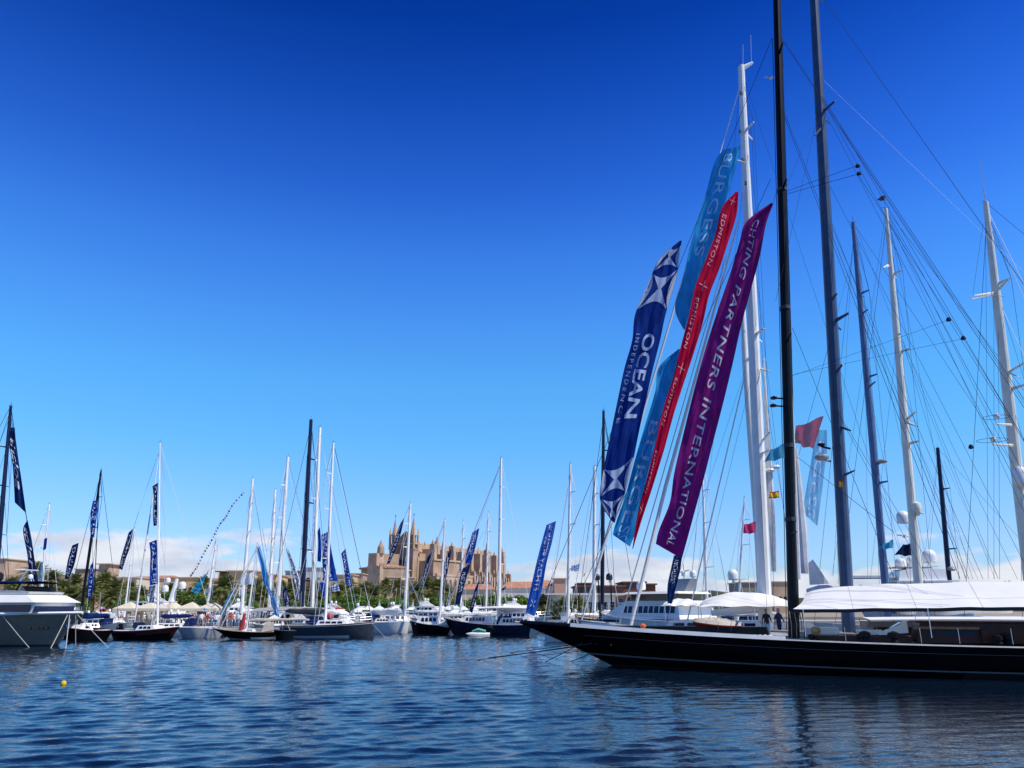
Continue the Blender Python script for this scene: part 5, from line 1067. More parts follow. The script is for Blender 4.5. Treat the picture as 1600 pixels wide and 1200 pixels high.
for (ex, ey, lb) in ((600, 860, 'a'),): pass
S19 = sy('white yacht with the thin mast in front of the harbour terminal', (845, 80), (925, 82), (891, 725), 887, .36, WMAST, B=3.8, wtp=.24)
S20 = sy('white yacht with the short thick mast just left of the slim navy mast', (905, 88), (975, 89), (929, 729), 928, .50, WMAST, wtp=.4)
S21 = sy('dark yacht with the slim navy mast rising left of the star patterned banner', (898, 78), (1000, 74), (943, 642), 941, .46, NAVYM, hull=NAVY, B=4.6, wm=WIRE, cabinh=0, wtp=.3, spr=(.5, .8), boom=0, fb=(2.6, 2.2, 2.2))
S21.domes([(S21.l_at(936, .0, 4), .3, ZA(902, 77), .30), (S21.l_at(955.5, .0, 4), .3, ZA(902, 77), .32)], m=BDOME)
for px in (936, 955.5): S21.part('dome_pole', MB().tube([S21.T((S21.l_at(px, .3, 4), .3, 2.2)), S21.T((S21.l_at(px, .3, 4), .3, ZA(906, 77)))], .06, 5), BLACKM)
S22 = sy('white yacht with a bent looking thin mast right of the purple banner', (1070, 73), (1150, 74), (1097, 722), 1106, .30, WMAST, fb=(1.7, 1.5, 1.5))
S23 = sy('white yacht with a leaning thin mast beside the twin thick white masts', (1120, 82), (1190, 84), (1163, 778), 1152, .26, WMAST, fb=(1.7, 1.5, 1.5)); S23.domes([(S23.l_at(1147, 0, 5), 0, ZA(898, 83), .55)])
for (x0, y0, x1, y1, Y, r_, m, o) in ((781, 728, 700, 935, 98, .05, ALU, S18), (694, 815, 650, 935, 103, .04, ALU, S15), (642, 790, 604, 958, 104, .03, WWIRE, S14), (661, 900, 620, 952, 112, .05, ALU, S16), (640, 905, 662, 958, 112, .04, ALU, S16), (756, 830, 700, 940, 115, .03, WWIRE, S17), (766, 870, 738, 950, 113, .05, ALU, S17), (888, 760, 856, 962, 79, .035, ALU, S19), (928, 740, 894, 950, 87, .03, WWIRE, S20), (451, 722, 505, 935, 106, .04, ALU, S10), (501, 680, 546, 955, 105, .03, WWIRE, S12), (523, 700, 580, 965, 91, .03, WIRE, S13), (396, 765, 424, 935, 108, .045, ALU, S7), (431, 770, 462, 935, 111, .03, WWIRE, S9), (250, 700, 197, 860, 94, .025, WWIRE, S5), (404, 850, 342, 988, 86, .05, WMAST, S8)):
    mk('stay', MB().tube([P(x0, y0, Y), P(x1, y1, Y)], r_, 5), m, o.root)
# dark launch, tender, rib
L1 = Boat('launch', 'dark launch with red brown topside and low white cabin below the lettered mast pennant', 'boat', (281, 84), (184, 86), B=2.8, fb=(1.35, .95, .9), ovb=1.1, wt=.8, hull=REDW, bottom=BLACK, bottom_z=.62, deck=WHITE2, rail=WHITE); L1.cabin(L1.L*.28, L1.L*.62, 1.8, .5, nwin=3); L1.part('windscreen', MB().prism([(L1.L*.62, 1.2), (L1.L*.66, 1.75), (L1.L*.68, 1.75), (L1.L*.66, 1.2)], .85, .75, L1.T), GLASS)
L2 = Boat('launch', 'dark red motor boat with a small white wheelhouse under the flybridge yacht bow', 'boat', (104, 80), (166, 84), B=2.6, fb=(1.3, 1.0, 1.0), ovb=.5, wt=.8, hull=BLACK, deck=WHITE2, rail=REDW); L2.cabin(.7, 2.4, 1.6, .55, nwin=1)
L3 = Boat('tender', 'grey metal workboat with outboard engine between the two dark launches', 'boat', (156, 90), (186, 90), B=1.9, fb=(1.1, 1.4, 1.6), ovb=.3, wt=.9, hull=mat('painted_grey_blue', (.22, .27, .33), .5), deck=GREYP); L3.part('outboard', MB().tube([L3.T((L3.L+.2, 0, 1.5)), L3.T((L3.L+.3, 0, 1.1)), L3.T((L3.L+.4, 0, .2))], [.25, .22, .1], 7), BLACKM, smooth=True)
L4 = Boat('catamaran_tender', 'flat pale grey tender hull lying along the pontoon right of the dark launch', 'boat', (276, 89), (350, 91), B=2.4, fb=(1.15, 1.1, .8), ovb=.9, wt=.9, hull=SHADE, deck=WHITE)
L5 = Boat('dinghy', 'black inflatable tender hanging at the stern of the small black classic sloop', 'dinghy', (428, 84), (458, 86), B=1.5, fb=(1.0, .9, .9), ovb=.5, wt=.8, hull=BLACK, deck=DGREY)
# pontoon with floats
pt = root('pontoon', (XA(300, 97), 97, 0), 'grey pontoon with pale concrete floats below the marquee crowd', 'pontoon')
mk('walkway', MB().box(XA(150, 96), XA(470, 96), 94.2, 97.6, .55, .85), CONC, pt)
for px in (152, 175, 198, 228, 262, 279, 316, 338, 360, 395, 436, 460): mk('float', MB().box(XA(px-5, 94), XA(px+5, 94), 94.0, 97, -.3, .54), mat('pale_float', (.5, .49, .46), .8, var=.1), pt)
# marquee row
for k in range(5):
    x0, x1 = 172+k*33, 204+k*33; a, b = XA(x0, 106), XA(x1, 106); r_ = root('marquee', ((a+b)/2, 108, 1.0), ['leftmost cream marquee tent on the quay, left of the classic yacht mast', 'cream marquee tent directly left of the white forked mast', 'cream marquee tent directly right of the lettered mast pennant', 'cream marquee tent with tied side curtain left of the crowd', 'rightmost cream marquee tent above the crowd'][k], 'marquee', 'cream marquee tents')
    zt_ = 3.15; c = ((a+b)/2, 108, 4.0); mk('roof', MB().add([(a, 106, zt_), (b, 106, zt_), (b, 110, zt_), (a, 110, zt_), c, (a, 106, zt_-.35), (b, 106, zt_-.35), (b, 110, zt_-.35), (a, 110, zt_-.35)], [(0,1,4), (1,2,4), (2,3,4), (3,0,4), (0,5,6,1), (1,6,7,2), (2,7,8,3), (3,8,5,0)]), CREAMC, r_)
    for x in (a+.05, b-.05):
        for y in (106.05, 109.9): mk('tent_pole', MB().tube([(x, y, .2), (x, y, zt_-.02)], .05, 5), WHITE2, r_)
    if k % 2: mk('side_curtain', MB().add([(b-.1, 106.02, zt_-.3), (b-1.0, 106.02, zt_-.3), (b-.25, 106.02, 1.2), (b-.05, 106.02, 1.2)], [(0,1,2,3)]), CREAMC, r_)
    if k in (0, 1, 3): mk('back_wall', MB().box(a, b, 109.85, 109.9, .5, zt_-.3), CREAMC if k < 2 else BROWNP, r_)
tag(mk('marquee_platform', MB().box(XA(160, 106), XA(470, 106), 99.5, 112, .2, .9), CONC), kind='structure')
bq = P(99, 1070, CH/math.tan(math.atan((1070-600)/F)-PITCH)); by = root('mooring_buoy', (bq.x, bq.y, 0), 'small yellow round buoy floating alone in the open water', 'buoy')
mk('float', MB().lathe((bq.x, bq.y, .06), [(.03, -.12), (.095, -.08), (.12, 0), (.095, .08), (.03, .11)], 14), mat('yellow_buoy', (.85, .55, .01), .4), by, smooth=True); mk('ring', MB().tube([(bq.x, bq.y, .19), (bq.x, bq.y, .26)], .02, 5), STEEL, by)
# red lettering sculpture and marker on the quay
for px, h in ((525, 3.3), (532, 3.3)): 
    a = XA(px, 118); tag(mk('red_banner_stand', MB().box(a-.28, a+.28, 118, 118.3, .9, ZA(950, 118)).tube([(a, 118.1, .2), (a, 118.1, .9)], .05, 4), REDC, org=(a, 118, .9)), '%s of the two tall red stands on the quay behind the slate sloop' % ('left' if px == 525 else 'right'), 'stand', 'red stands on the quay')
a = P(515, 963, 97); tag(mk('round_fender', MB().lathe(a, [(.1, -.4), (.36, -.2), (.4, 0), (.34, .25), (.1, .4)], 12), mat('coral_red_plastic', (.6, .07, .05), .5), org=tuple(a), smooth=True), 'round coral red ball fender hanging behind the slim sloop mast', 'fender')
for k, px in enumerate((95, 103, 470, 643, 655, 668, 690, 700, 712, 722, 590, 573)):
    a = XA(px, 130); Hh = 4.6; r_ = tag(mk('pointed_tent', MB().add([(a-1.1, 130, 2.9), (a+1.1, 130, 2.9), (a+1.1, 132.2, 2.9), (a-1.1, 132.2, 2.9), (a-.2, 131, 3.5), (a+.2, 131, 3.5), (a, 131.1, Hh)], [(0,1,5,4), (1,2,5), (2,3,4,5), (3,0,4), (4,5,6), (5,4,6)]), CANVAS, org=(a, 131, 2.9)), 'small white pointed tent roof on the quay, %s from the left' % ordinal([0,1,2,5,6,7,8,9,10,11,4,3][k]), 'tent', 'white pointed tent roofs')
    c_ = mk('tent_pole', MB().tube([(a-1, 130.05, .8), (a-1, 130.05, 2.9)], .04, 4).tube([(a+1, 130.05, .8), (a+1, 130.05, 2.9)], .04, 4), WHITE2, r_)
# ------------------------------------------------------------------ banners
LB = mat('pale_blue_print', (.55, .70, .95), .7, trans=.3); LW = mat('white_print', (.72, .76, .84), .7, trans=.3); LC = mat('cyan_print', (.50, .78, .95), .7, trans=.3)
BN = mat('navy_banner_cloth', (.006, .032, .21), .8, var=.25, scale=2.2, trans=.3, spec=.05, bump=.5, streak=(1, 1, .35)); BB = mat('blue_banner_cloth', (.03, .33, .68), .8, var=.15, scale=2.2, trans=.45, spec=.05, bump=.5, streak=(1, 1, .35))
BR = mat('crimson_banner_cloth', (.66, .008, .05), .8, var=.12, scale=2.2, trans=.42, spec=.05, bump=.5, streak=(1, 1, .35)); BP = mat('purple_banner_cloth', (.25, .016, .18), .8, var=.2, scale=2.2, trans=.42, spec=.05, bump=.5, streak=(1, 1, .35))
BD = mat('dark_blue_pennant', (.008, .028, .11), .8, spec=.05, var=.25, scale=1, trans=.2); BRY = mat('royal_blue_pennant', (.010, .075, .38), .8, spec=.05, var=.15, scale=1, trans=.35); BCY = sheer_cloth('sheer_cyan_cloth', (.10, .40, .62), .72); BRE = sheer_cloth('sheer_red_cloth', (.45, .02, .05), .9)
G = 'big lettered banners on the stays'
oc = Banner('navy banner with white star blocks at both ends and wide bold capital lettering', [(1063, 376), (1030, 405), (1014, 442), (993, 490), (988, 532), (976, 575), (966, 622), (951, 695), (941, 745), (938, 782), (956, 814)], [(1065, 376), (1061, 400), (1056, 436), (1040, 490), (1031, 532), (1019, 580), (1008, 630), (997, 680), (988, 725), (975, 775), (960, 817)], 50, BN, amp=.09, freq=3, group=G, Ytop=50)
for b_n in (oc,): b_n.hem(BD)
W_ = mat('white_star_cloth', (.45, .58, .85), .7, trans=.35)
def star(b, t0, t1):
    n = 8; tm = (t0+t1)/2; h = (t1-t0)/2
    V, F_ = [], []
    # white four armed star: arms run to the corners, sides curve in
    cor = [(0.02, t0), (.98, t0), (.98, t1), (.02, t1)]; ctr = (.5, tm)
    for (ax, ay), (bx, by) in ((cor[0], cor[1]), (cor[3], cor[2])):      # upper and lower white wedge: from corner to corner through the centre
        o = len(V); arc = [(ax+(bx-ax)*k/n, ay+(tm-ay)*(.38*math.sin(math.pi*k/n))) for k in range(n+1)]
        V += arc + [(ctr[0]+.05, ctr[1]), (ctr[0]-.05, ctr[1])]; 
        F_.append(tuple(range(o, o+n+3)))
    b.shape(V, F_, W_, 'star_block', .02)
    V, F_ = [], []
    for x0, s_ in ((0, 1), (1, -1)):
        o = len(V); V += [(x0, t0)]+[(x0+s_*.17*math.sin(math.pi*k/n), t0+(t1-t0)*k/n) for k in range(n+1)]+[(x0, t1)]; F_.append(tuple(range(o, o+n+3)))
    b.shape(V, F_, mat('white_edge_cloth', (.62, .66, .78), .7, trans=.35), 'star_block', .021)
star(oc, .165, .285); star(oc, .04, .155); star(oc, .775, .885); star(oc, .895, .985)
oc.text('OCEAN', .375, .645, .36, .80, LB, wide=.02); oc.text('INDEPENDENCE', .375, .655, .10, .24, mat('thin_blue_print', (.16, .28, .55), .7), space=1.5)
b1 = Banner('upper sheer blue banner with thin white capitals flying under the white masthead', [(1130, 234), (1116, 256), (1104, 300), (1090, 345), (1077, 392), (1066, 440), (1055, 482), (1068, 514)], [(1157, 228), (1149, 262), (1138, 300), (1124, 345), (1110, 390), (1095, 436), (1083, 480), (1071, 516)], 51.5, BB, amp=.10, freq=3, ph=1, group=G)
b1.hem(BB); b1.text('BURGESS', .06, .60, .30, .72, LC, space=1.1, wide=.002)
b2 = Banner('lower blue banner with thin white capitals beside the crimson banner', [(1061, 545), (1030, 574), (1024, 612), (1008, 665), (992, 720), (978, 772), (961, 822), (958, 836)], [(1063, 546), (1055, 582), (1046, 622), (1034, 672), (1021, 725), (1008, 775), (995, 825), (984, 854)], 51.0, BB, amp=.10, freq=3, ph=2, group=G)
b2.hem(BB); b2.text('BURGESS', .40, .97, .22, .70, LC, space=1.1, wide=.002)
b3 = Banner('long narrow crimson banner between the blue and purple banners', [(1150, 299), (1128, 325), (1118, 365), (1103, 405), (1086, 450), (1076, 495), (1064, 540), (1052, 590), (1036, 640), (1024, 695), (1010, 750), (997, 800), (988, 857)], [(1154, 301), (1151, 335), (1138, 378), (1124, 420), (1108, 462), (1098, 505), (1084, 552), (1068, 600), (1052, 650), (1037, 705), (1020, 760), (1003, 812), (989, 858)], 50.4, BR, amp=.06, freq=5, ph=.5, group=G)
EP = mat('thin_pink_print', (.72, .35, .42), .7)
for (a, b_) in ((.10, .26), (.355, .50), (.58, .70), (.76, .86)): b3.text('EDMISTON', a, b_, .18, .42, EP, space=1.15)
for t in (.045, .315, .55, .90): 
    b3.shape([(.15, t), (.75, t), (.75, t+.0022), (.15, t+.0022)], [(0, 1, 2, 3)], EP, 'compass_mark'); b3.shape([(.44, t-.014), (.48, t-.014), (.48, t+.016), (.44, t+.016)], [(0, 1, 2, 3)], EP, 'compass_mark', .022)
b4 = Banner('broad purple banner with large white capitals hung beside the black mast', [(1205, 317), (1166, 347), (1156, 378), (1142, 425), (1124, 478), (1104, 540), (1086, 605), (1070, 670), (1054, 738), (1047, 785), (1030, 828), (1025, 850)], [(1208, 318), (1196, 352), (1187, 400), (1173, 452), (1158, 508), (1144, 570), (1129, 632), (1114, 690), (1100, 745), (1085, 800), (1072, 848), (1065, 873)], 46.5, BP, amp=.10, freq=4, ph=1.4, group=G, Ytop=43.4)
b4.hem(BP); b4.text('CHTING PARTNERS INTERNATIONAL', .075, .955, .36, .62, LW, space=1.08, wide=.006)
for (x0, y0, x1, y1, Y) in ((1208, 318, 1213, 300, 43.4), (1065, 873, 1042, 970, 46.5)): wire(b4.root, 'halyard', P(x0, y0, Y), P(x1, y1, Y), .012)
b5 = Banner('dark narrow pennant with small white capitals hanging below the purple banner', [(1053, 868), (1048, 890), (1043, 915), (1043, 942)], [(1066, 866), (1063, 890), (1057, 915), (1050, 944)], 55, BD, amp=.05, freq=3); b5.text('YACHTING', .12, .62, .2, .7, LW, up=False, mirror=True)
b6 = Banner('sheer cyan banner with white capitals between black and grey masts', [(1276, 672), (1270, 705), (1263, 745), (1257, 780), (1253, 800)], [(1292, 672), (1292, 705), (1287, 745), (1282, 785), (1277, 822)], 54, BCY, amp=.05, freq=2, resample=False); b6.text('RGESS', .15, .95, .28, .75, LB, space=1.1, wide=.004)
# small pennants: label, left, right, distance, cloth, (text, t0,t1,u0,u1, up, mirror)
SM = [
 ('upper dark pennant with pale lettering on the forestay at the left edge', [(17, 668), (14, 690), (20, 730), (23, 785)], [(23, 668), (26, 700), (33, 745), (41, 802)], 80, BD, [('solaris', .25, .82, .12, .82, True, True)]),
 ('lower dark pennant with pale lettering above the flybridge yacht', [(41, 815), (36, 830), (43, 870), (46, 912)], [(43, 812), (49, 840), (55, 880), (61, 915)], 79.5, BD, [('solaris', .22, .95, .12, .78, False, False)]),
 ('small plain blue flag on the thin white mast behind the left yacht', [(69, 842), (68, 852), (67, 860)], [(74, 840), (73, 850), (72, 858)], 109, BRY, []),
 ('small teal strip flag on the thin white mast behind the left yacht', [(63, 885), (61, 900), (61, 912)], [(67, 878), (68, 900), (66, 912)], 109, BCY, []),
 ('slanting navy pennant in front of the palms right of the flybridge yacht', [(113, 852), (106, 875), (101, 905)], [(123, 848), (117, 880), (107, 905)], 96, BD, [('OYSTER', .12, .9, .2, .7, False, True)]),
 ('upper lettered pennant on the raked black mast', [(145, 783), (142, 800), (141, 825), (142, 838)], [(153, 781), (152, 800), (149, 825), (147, 840)], 88, BRY, [('OYSTER', .08, .92, .2, .8, False, True)]),
 ('lower lettered pennant on the raked black mast', [(141, 884), (138, 900), (136, 920), (136, 934)], [(146, 877), (146, 900), (145, 920), (143, 936)], 88, BRY, [('OYSTER', .12, .92, .2, .75, False, True)]),
 ('slanting navy pennant left of the white forked mast', [(201, 832), (194, 855), (189, 872), (186, 888)], [(209, 825), (203, 855), (197, 872), (191, 891)], 100, BD, [('OYSTER', .1, .92, .2, .75, False, True)]),
 ('upper navy pennant beside the white forked mast', [(238, 760), (240, 775), (239, 805), (240, 822)], [(247, 754), (246, 775), (246, 805), (245, 821)], 93, BD, [('OYSTER', .08, .92, .2, .75, False, True)]),
 ('lower blue pennant with clear white capitals beside the white forked mast', [(233, 848), (235, 865), (234, 895), (234, 915)], [(245, 843), (246, 865), (247, 895), (247, 912)], 93, BRY, [('OYSTER', .06, .95, .22, .78, False, True)]),
 ('grey pole banner behind the superyacht domes', [(233, 916), (233, 930), (233, 942)], [(243, 914), (241, 930), (241, 942)], 104, mat('grey_blue_cloth', (.16, .22, .36), .8), []),
 ('turquoise banner tipped over to the left above the leafy trees', [(324, 898), (312, 906), (303, 918), (297, 924)], [(327, 887), (320, 905), (313, 923), (306, 928)], 100, mat('turquoise_cloth', (.03, .36, .50), .7, trans=.4), []),
 ('light blue twisted pennant with small lettering wound down a stay', [(400, 856), (407, 885), (412, 912), (420, 925), (428, 960)], [(406, 853), (417, 890), (420, 915), (430, 935), (437, 965)], 90, mat('light_blue_cloth', (.06, .34, .68), .7, trans=.4), [('CONTEST', .55, .95, .25, .7, False, False)]),
 ('pale blue narrow pennant slanting left beside the small sloop mast', [(362, 920), (352, 940), (344, 958)], [(368, 921), (358, 945), (348, 965)], 92, mat('pale_teal_cloth', (.15, .40, .48), .7, trans=.4), []),
 ('long white pennant with dark capitals slanting beside the tall white mast', [(446, 855), (453, 880), (462, 915), (469, 950)], [(450, 857), (461, 885), (471, 915), (472, 955)], 104, LW, [('AMELYACHT', .12, .92, .25, .75, False, False)]),
 ('black pennant with white lettering low behind the tall masts', [(441, 925), (444, 940), (446, 952)], [(446, 915), (452, 935), (454, 952)], 107, BD, [('MOTOGEL', .2, .9, .25, .8, False, False)]),
 ('narrow blue pennant just left of the largest royal blue banner', [(496, 830), (497, 850), (496, 870), (496, 877)], [(500, 823), (502, 850), (502, 870), (501, 878)], 103.5, BRY, []),
 ('largest royal blue banner with white capitals behind the slim sloop mast', [(502, 836), (503, 860), (504, 885), (506, 908)], [(514, 830), (518, 860), (523, 885), (528, 908)], 102, BRY, [('SWAN 505', .04, .98, .08, .62, False, False)]),
 ('blue rectangular flag low beside the tall white mast', [(500, 910), (501, 920), (502, 932)], [(513, 910), (512, 920), (511, 933)], 103, BRY, []),
 ('second royal blue banner with white capitals left of the palace', [(533, 865), (536, 880), (539, 900), (543, 917)], [(540, 857), (544, 880), (548, 900), (551, 916)], 98, BRY, [('SWAN 505', .08, .95, .15, .7, False, False)]),
 ('dark pennant slanting between the two cathedral spires', [(626, 817), (619, 835), (611, 860), (604, 882)], [(632, 808), (626, 835), (618, 858), (609, 880)], 109, BD, [('FRASER', .3, .9, .2, .75, True, True)]),
 ('dark pennant across the cathedral left of the centre mast', [(668, 870), (663, 890), (658, 920)], [(675, 862), (669, 890), (662, 920)], 112, BD, [('FRASER', .3, .95, .2, .75, True, True)]),
 ('dark pennant across the cathedral right of the centre mast', [(698, 868), (692, 890), (685, 935)], [(706, 857), (700, 890), (690, 935)], 110, BD, [('FRASER', .2, .8, .2, .75, True, True)]),
 ('upper royal blue pennant at the cathedral east end', [(738, 832), (733, 850), (729, 865), (726, 880)], [(749, 825), (745, 845), (741, 862), (736, 880)], 109, BRY, [('FRASER', .12, .72, .2, .75, True, True)]),
 ('lower royal blue pennant at the cathedral east end', [(723, 888), (718, 905), (714, 925), (711, 945)], [(735, 882), (729, 903), (724, 920), (718, 945)], 109, BD, [('FRASER', .15, .7, .2, .75, True, True)]),
 ('small dark blue pennant low beside the cathedral east end', [(742, 920), (738, 935), (733, 955)], [(749, 905), (745, 930), (738, 958)], 106, BD, [('FRASER', .3, .8, .2, .75, True, True)]),
 ('bright blue banner with white capitals in front of the tiled roofs', [(854, 820), (847, 845), (838, 880), (828, 925), (821, 957)], [(869, 814), (863, 845), (854, 880), (846, 925), (835, 963)], 85, mat('bright_blue_cloth', (.02, .13, .55), .7, var=.1, trans=.45), [('MCMASTER YACHTS', .04, .74, .25, .72, False, False), ('X', .82, .9, .3, .7, False, False)]),
]
for k, (lb, l_, r_, Y, m, tx) in enumerate(SM):
    b = Banner(lb, l_, r_, Y, m, amp=.10, freq=2.5, ph=k*1.3, nu=5, nv=24, name='banner')
    for (s_, t0, t1, u0, u1, up, mi) in tx: b.text(s_, t0, t1, u0, u1, NAVYM if m is LW else LW, up=up, mirror=mi, off=.05, wide=.012)
# ------------------------------------------------------------------ flags
flagcloth('flag', 'dark triangular burgee at the top of the cream mast', 'flag', ((1384, 305), (1383, 314), (1369, 313), (1378, 306)), NAVYM, g5, .05)
SPN = [mat('flag_red', (.5, .02, .02), .7, trans=.3), mat('flag_yellow', (.75, .45, .02), .7, trans=.3)]
flagcloth('flag', 'red and yellow striped flag right of the thick white mast', 'flag', ((1217, 767), (1218, 778), (1202, 779), (1202, 769)), SPN, 53, .05, stripes=[0, 1, 1, 1, 1, 0])
flagcloth('flag', 'small red and yellow flag hanging on the grey mast', 'flag', ((1311, 750), (1311, 763), (1317, 763), (1316, 752)), SPN, 46, .04, stripes=[0, 1, 1, 1, 1, 0])
flagcloth('flag', 'magenta flag with a pale cross left of the thick white mast', 'flag', ((1181, 815), (1181, 833), (1162, 834), (1161, 820)), mat('magenta_cloth', (.62, .04, .16), .7, trans=.4), 53, .07)
fr = flagcloth('flag', 'large sheer red ensign hanging from the grey mast', 'flag', ((1287, 650), (1271, 702), (1242, 693), (1241, 668)), BRE, 46.5, .14)
flagcloth('flag', 'cyan flag tied to the left side of the black mast', 'flag', ((1225, 693), (1226, 716), (1195, 722), (1203, 704)), mat('cyan_flag_cloth', (.05, .36, .55), .7, trans=.5), 42.2, .08)
flagcloth('flag', 'light blue pennant on the blue grey mast', 'flag', ((1396, 843), (1395, 857), (1373, 858), (1378, 851)), mat('cyan_flag_cloth', (.05, .36, .55), .7, trans=.5), 69, .12)
flagcloth('flag', 'small striped blue and white flag in front of the harbour terminal', 'flag', ((906, 881), (904, 893), (892, 892), (893, 884)), [mat('flag_pale_blue', (.4, .5, .75), .7, trans=.3), mat('flag_blue', (.08, .18, .5), .7, trans=.3)], 84, .06, stripes=[0, 1, 0, 1, 0, 0])
flagcloth('flag', 'tiny dark red flag above the terminal roof', 'flag', ((915, 895), (913, 900), (911, 901), (912, 897)), SPN[0], 90, .03)
flagcloth('flag', 'white flag with blue emblem beside the slim sloop mast', 'flag', ((518, 915), (519, 925), (531, 923), (528, 911)), [LW, mat('flag_blue', (.08, .18, .5), .7, trans=.3)], 94, .06, stripes=[0, 0, 1, 0, 1, 0])
flagcloth('flag', 'dark ensign on the stern behind the navy schooner mast', 'flag', ((790, 915), (791, 921), (783, 923), (786, 919)), NAVYM, 104, .05)
flagcloth('flag', 'large silver flag draped between two masts', 'flag', ((398, 893), (396, 914), (371, 913), (379, 900)), SAILC, 102, .18)
flagcloth('flag', 'silver pennant hanging below the draped silver flag', 'flag', ((380, 917), (379, 930), (372, 930), (375, 918)), SAILC, 102, .1)
flagcloth('flag', 'pale folded flag left of the plain short mast', 'flag', ((329, 919), (326, 926), (317, 930), (322, 921)), SAILC, 108, .12)
flagcloth('flag', 'small white ensign with red cross left of the dark launch', 'flag', ((323, 950), (322, 956), (315, 955), (316, 949)), [LW, SPN[0]], 100, .05, stripes=[0, 0, 1, 0, 0, 0])
flagcloth('flag', 'white and red ensign behind the flybridge yacht bow', 'flag', ((154, 948), (156, 957), (166, 953), (163, 948)), [LW, SPN[0]], 93, .06, stripes=[0, 0, 0, 1, 1, 1])
# string of signal flags
sf = root('signal_flag_string', tuple(P(300, 900, 104)), 'dotted line of tiny coloured signal flags sloping up to the right', 'flag string'); pts = [(297, 898), (306, 885), (318, 862), (330, 842), (341, 820), (352, 806), (362, 788), (379, 769)]
wire(sf, 'line', P(297, 898, 104), P(341, 820, 104), .01, WWIRE); wire(sf, 'line', P(341, 820, 104), P(379, 769, 104), .01, WWIRE)
cols_ = [SPN[0], SPN[1], BRY, LW, NAVYM, LB]
for k in range(34):
    x, y = interp(pts, k/33.01); p = P(x, y, 104); mk('signal_flag', MB().add([p, p+Vector((.0, .02, -.26)), p+Vector((.22, .05, -.22)), p+Vector((.22, .0, -.03))], [(0, 1, 2, 3)]), cols_[(k*5) % 6], sf, recalc=False)
# ------------------------------------------------------------------ people
def skin_body(joints, edges, rad):
    me = bpy.data.meshes.new('b'); me.from_pydata(joints, edges, []); o = bpy.data.objects.new('b', me); col.objects.link(o)
    sk = o.modifiers.new('s', 'SKIN'); sv = me.skin_vertices[0].data
    for i, r_ in enumerate(rad): sv[i].radius = (r_[0], r_[1]) if isinstance(r_, tuple) else (r_, r_)
    sv[0].use_root = True
    ss = o.modifiers.new('u', 'SUBSURF'); ss.levels = 1; ss.render_levels = 1
    bpy.context.view_layer.update(); out = bpy.data.meshes.new_from_object(o.evaluated_get(bpy.context.evaluated_depsgraph_get())); bpy.data.objects.remove(o)
    out.polygons.foreach_set('use_smooth', [True]*len(out.polygons)); return out
SKIN = mat('skin', (.42, .24, .16), .6)
bodies = []
for v in range(4):
    armL, armR = [((-.24, .03, 1.15), (-.27, -.03, .90), (-.27, -.08, .78)), ((-.25, -.02, 1.16), (-.22, -.22, 1.02), (-.16, -.32, 1.08)), ((-.26, .0, 1.15), (-.34, -.08, .93), (-.22, -.16, .98)), ((-.24, .03, 1.14), (-.27, .02, .9), (-.28, -.02, .78))][v], [((.24, .03, 1.15), (.27, -.03, .90), (.27, -.08, .78)), ((.24, .03, 1.15), (.28, -.02, .90), (.28, -.07, .78)), ((.24, -.04, 1.16), (.25, -.24, 1.2), (.12, -.3, 1.34)), ((.24, -.02, 1.15), (.24, -.22, 1.02), (.1, -.28, 1.0))][v]
    st = (.0, .12, .0, -.1)[v]
    J_ = [(0, 0, .96), (0, .01, 1.15), (0, 0, 1.36), (0, -.01, 1.47), (0, -.03, 1.56), (0, -.03, 1.68), (-.17, 0, 1.38), armL[0], armL[1], armL[2], (.17, 0, 1.38), armR[0], armR[1], armR[2],
          (-.10, 0, .88), (-.11, -.01+st, .50), (-.12, .02+st*1.5, .09), (-.13, -.12+st*1.5, .035), (.10, 0, .88), (.11, -.01-st, .50), (.12, .02-st*1.5, .09), (.13, -.12-st*1.5, .035)]
    E_ = [(0,1),(1,2),(2,3),(3,4),(4,5),(2,6),(6,7),(7,8),(8,9),(2,10),(10,11),(11,12),(12,13),(0,14),(14,15),(15,16),(16,17),(0,18),(18,19),(19,20),(20,21)]
    r_ = [(.16,.11),(.15,.10),(.17,.11),.055,.085,.095,.07,.05,.04,.035,.07,.05,.04,.035,.095,.065,.045,.035,.095,.065,.045,.035]
    me = skin_body(J_, E_, r_)
    for _ in range(4): me.materials.append(None)
    idx = []
    for p in me.polygons:
        c = p.center
        idx.append(0 if c.z > 1.50 or (abs(c.x) > .2 and c.z < 1.12) else 1 if c.z > .93 else 3 if c.z < .09 else 2)
    me.polygons.foreach_set('material_index', idx); me.name = 'person_body'
    hm_ = MB().lathe((0, 0, 0), [(.085, 1.60), (.105, 1.66), (.10, 1.72), (.07, 1.765), (.02, 1.785)], 10); hv = [(x*.95, y*1.05-.015, z) for x, y, z in hm_.v]
    hme = bpy.data.meshes.new('hair'); hme.from_pydata(hv, [], hm_.f); hme.materials.append(None); hme.polygons.foreach_set('use_smooth', [True]*len(hme.polygons)); bodies.append((me, hme))
cl = {'white': (.75, .75, .73), 'navy': (.02, .03, .08), 'black': (.015, .015, .017), 'red': (.5, .03, .03), 'beige': (.5, .42, .3), 'grey': (.25, .26, .27), 'blue': (.06, .15, .4), 'light blue': (.2, .5, .7), 'pink': (.6, .25, .25)}
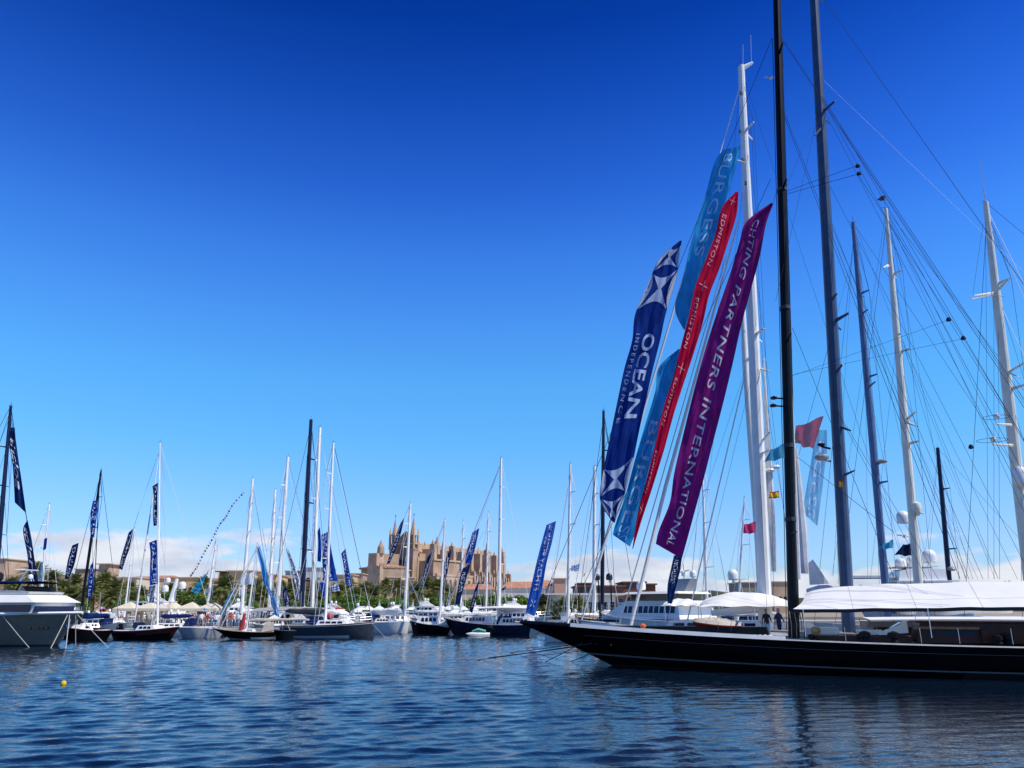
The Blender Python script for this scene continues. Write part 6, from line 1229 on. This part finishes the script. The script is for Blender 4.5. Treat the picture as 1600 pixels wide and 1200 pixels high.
def person(label, px, Y, zf, v, shirt, trou, hair='dark', rz=0, group=None, s_=1.0):
    me, hme = bodies[v]; b = bpy.data.objects.new('person', me); col.objects.link(b); b.location = (XA(px, Y, zf+1), Y, zf); b.rotation_euler = (0, 0, rz); b.scale = (s_,)*3
    for i, m in enumerate((SKIN, mat('cloth_'+shirt.replace(' ', '_'), cl[shirt], .85), mat('cloth_'+trou.replace(' ', '_'), cl[trou], .85), BLACKM)):
        b.material_slots[i].link = 'OBJECT'; b.material_slots[i].material = m
    h = bpy.data.objects.new('hair', hme); col.objects.link(h); h.parent = b; h.material_slots[0].link = 'OBJECT'; h.material_slots[0].material = {'dark': mat('dark_hair', (.03, .02, .015), .7), 'fair': mat('fair_hair', (.35, .24, .12), .7), 'grey': mat('grey_hair', (.35, .34, .33), .7), 'cap': mat('white_cap', (.75, .75, .75), .8)}[hair]
    return tag(b, label, 'person', group)
person('person in black top and light blue shorts at the thick white mast foot', 1198, 50, 1.38, 1, 'black', 'light blue', 'fair', 2.6, s_=1.0)
person('person in navy shirt standing between the white mast and the black mast', 1217, 50, 1.38, 3, 'navy', 'navy', 'grey', .3, s_=1.02)
cr_ = random.Random(12); sh = ['white', 'red', 'navy', 'white', 'black', 'grey', 'white', 'blue', 'pink', 'beige']; tr2 = ['navy', 'beige', 'black', 'white', 'grey', 'blue']
crowd = sorted([303, 308, 312, 318, 324, 330, 335, 341, 346, 351, 356, 361, 366, 371, 352, 344, 376, 182, 200, 208, 224, 236, 244, 258, 266, 276, 284, 292, 395, 402, 408, 412, 420, 426, 433, 440, 447, 300, 315, 338, 359, 388, 415, 190, 176, 216, 450, 466, 480])
for k, px in enumerate(crowd):
    Y = cr_.uniform(99, 104) if 295 < px < 420 else 103; s1, t1 = cr_.choice(sh), cr_.choice(tr2); hr = cr_.choice(['dark', 'dark', 'fair', 'grey', 'cap'])
    person('person in %s top and %s trousers, %s, %s from left in quay crowd' % (s1, t1, hr+' hair' if hr != 'cap' else 'white cap', ordinal(k)), px, Y, .9, cr_.randrange(4), s1, t1, hr, cr_.uniform(-3, 3), 'people on the pontoon and quay', cr_.uniform(.94, 1.05))
rs_ = [P(378, 990, 87), P(381, 975, 87), P(384, 963, 87)]; tag(mk('rolled_sail', MB().tube([Vector((rs_[0].x, 86.6, .9)), Vector((rs_[1].x, 86.6, rs_[1].z)), Vector((rs_[2].x, 86.6, rs_[2].z+.3))], [.26, .24, .12], 8), REDC, org=tuple(rs_[0]), smooth=True), 'bright red wrapped sail standing upright on the small black sloop', 'sail')
gp = P(1205, 122, 60); gull = MB(); 
for sg in (-1, 1): gull.add([gp, gp+Vector((sg*.35, 0, .22)), gp+Vector((sg*.75, .05, .05)), gp+Vector((sg*.33, .18, .16)), gp+Vector((0, .2, -.02))], [(0, 1, 3, 4), (1, 2, 3)])
gull.tube([gp+Vector((0, -.25, 0)), gp+Vector((0, 0, 0)), gp+Vector((0, .28, 0))], [.03, .08, .02], 6); tag(mk('gull', gull, WHITE2, org=tuple(gp)), 'white gull flying beside the top of the black mast', 'bird')
# ------------------------------------------------------------------ tidy
for o in list(bpy.data.objects):
    if 'org' in o: del o['org']
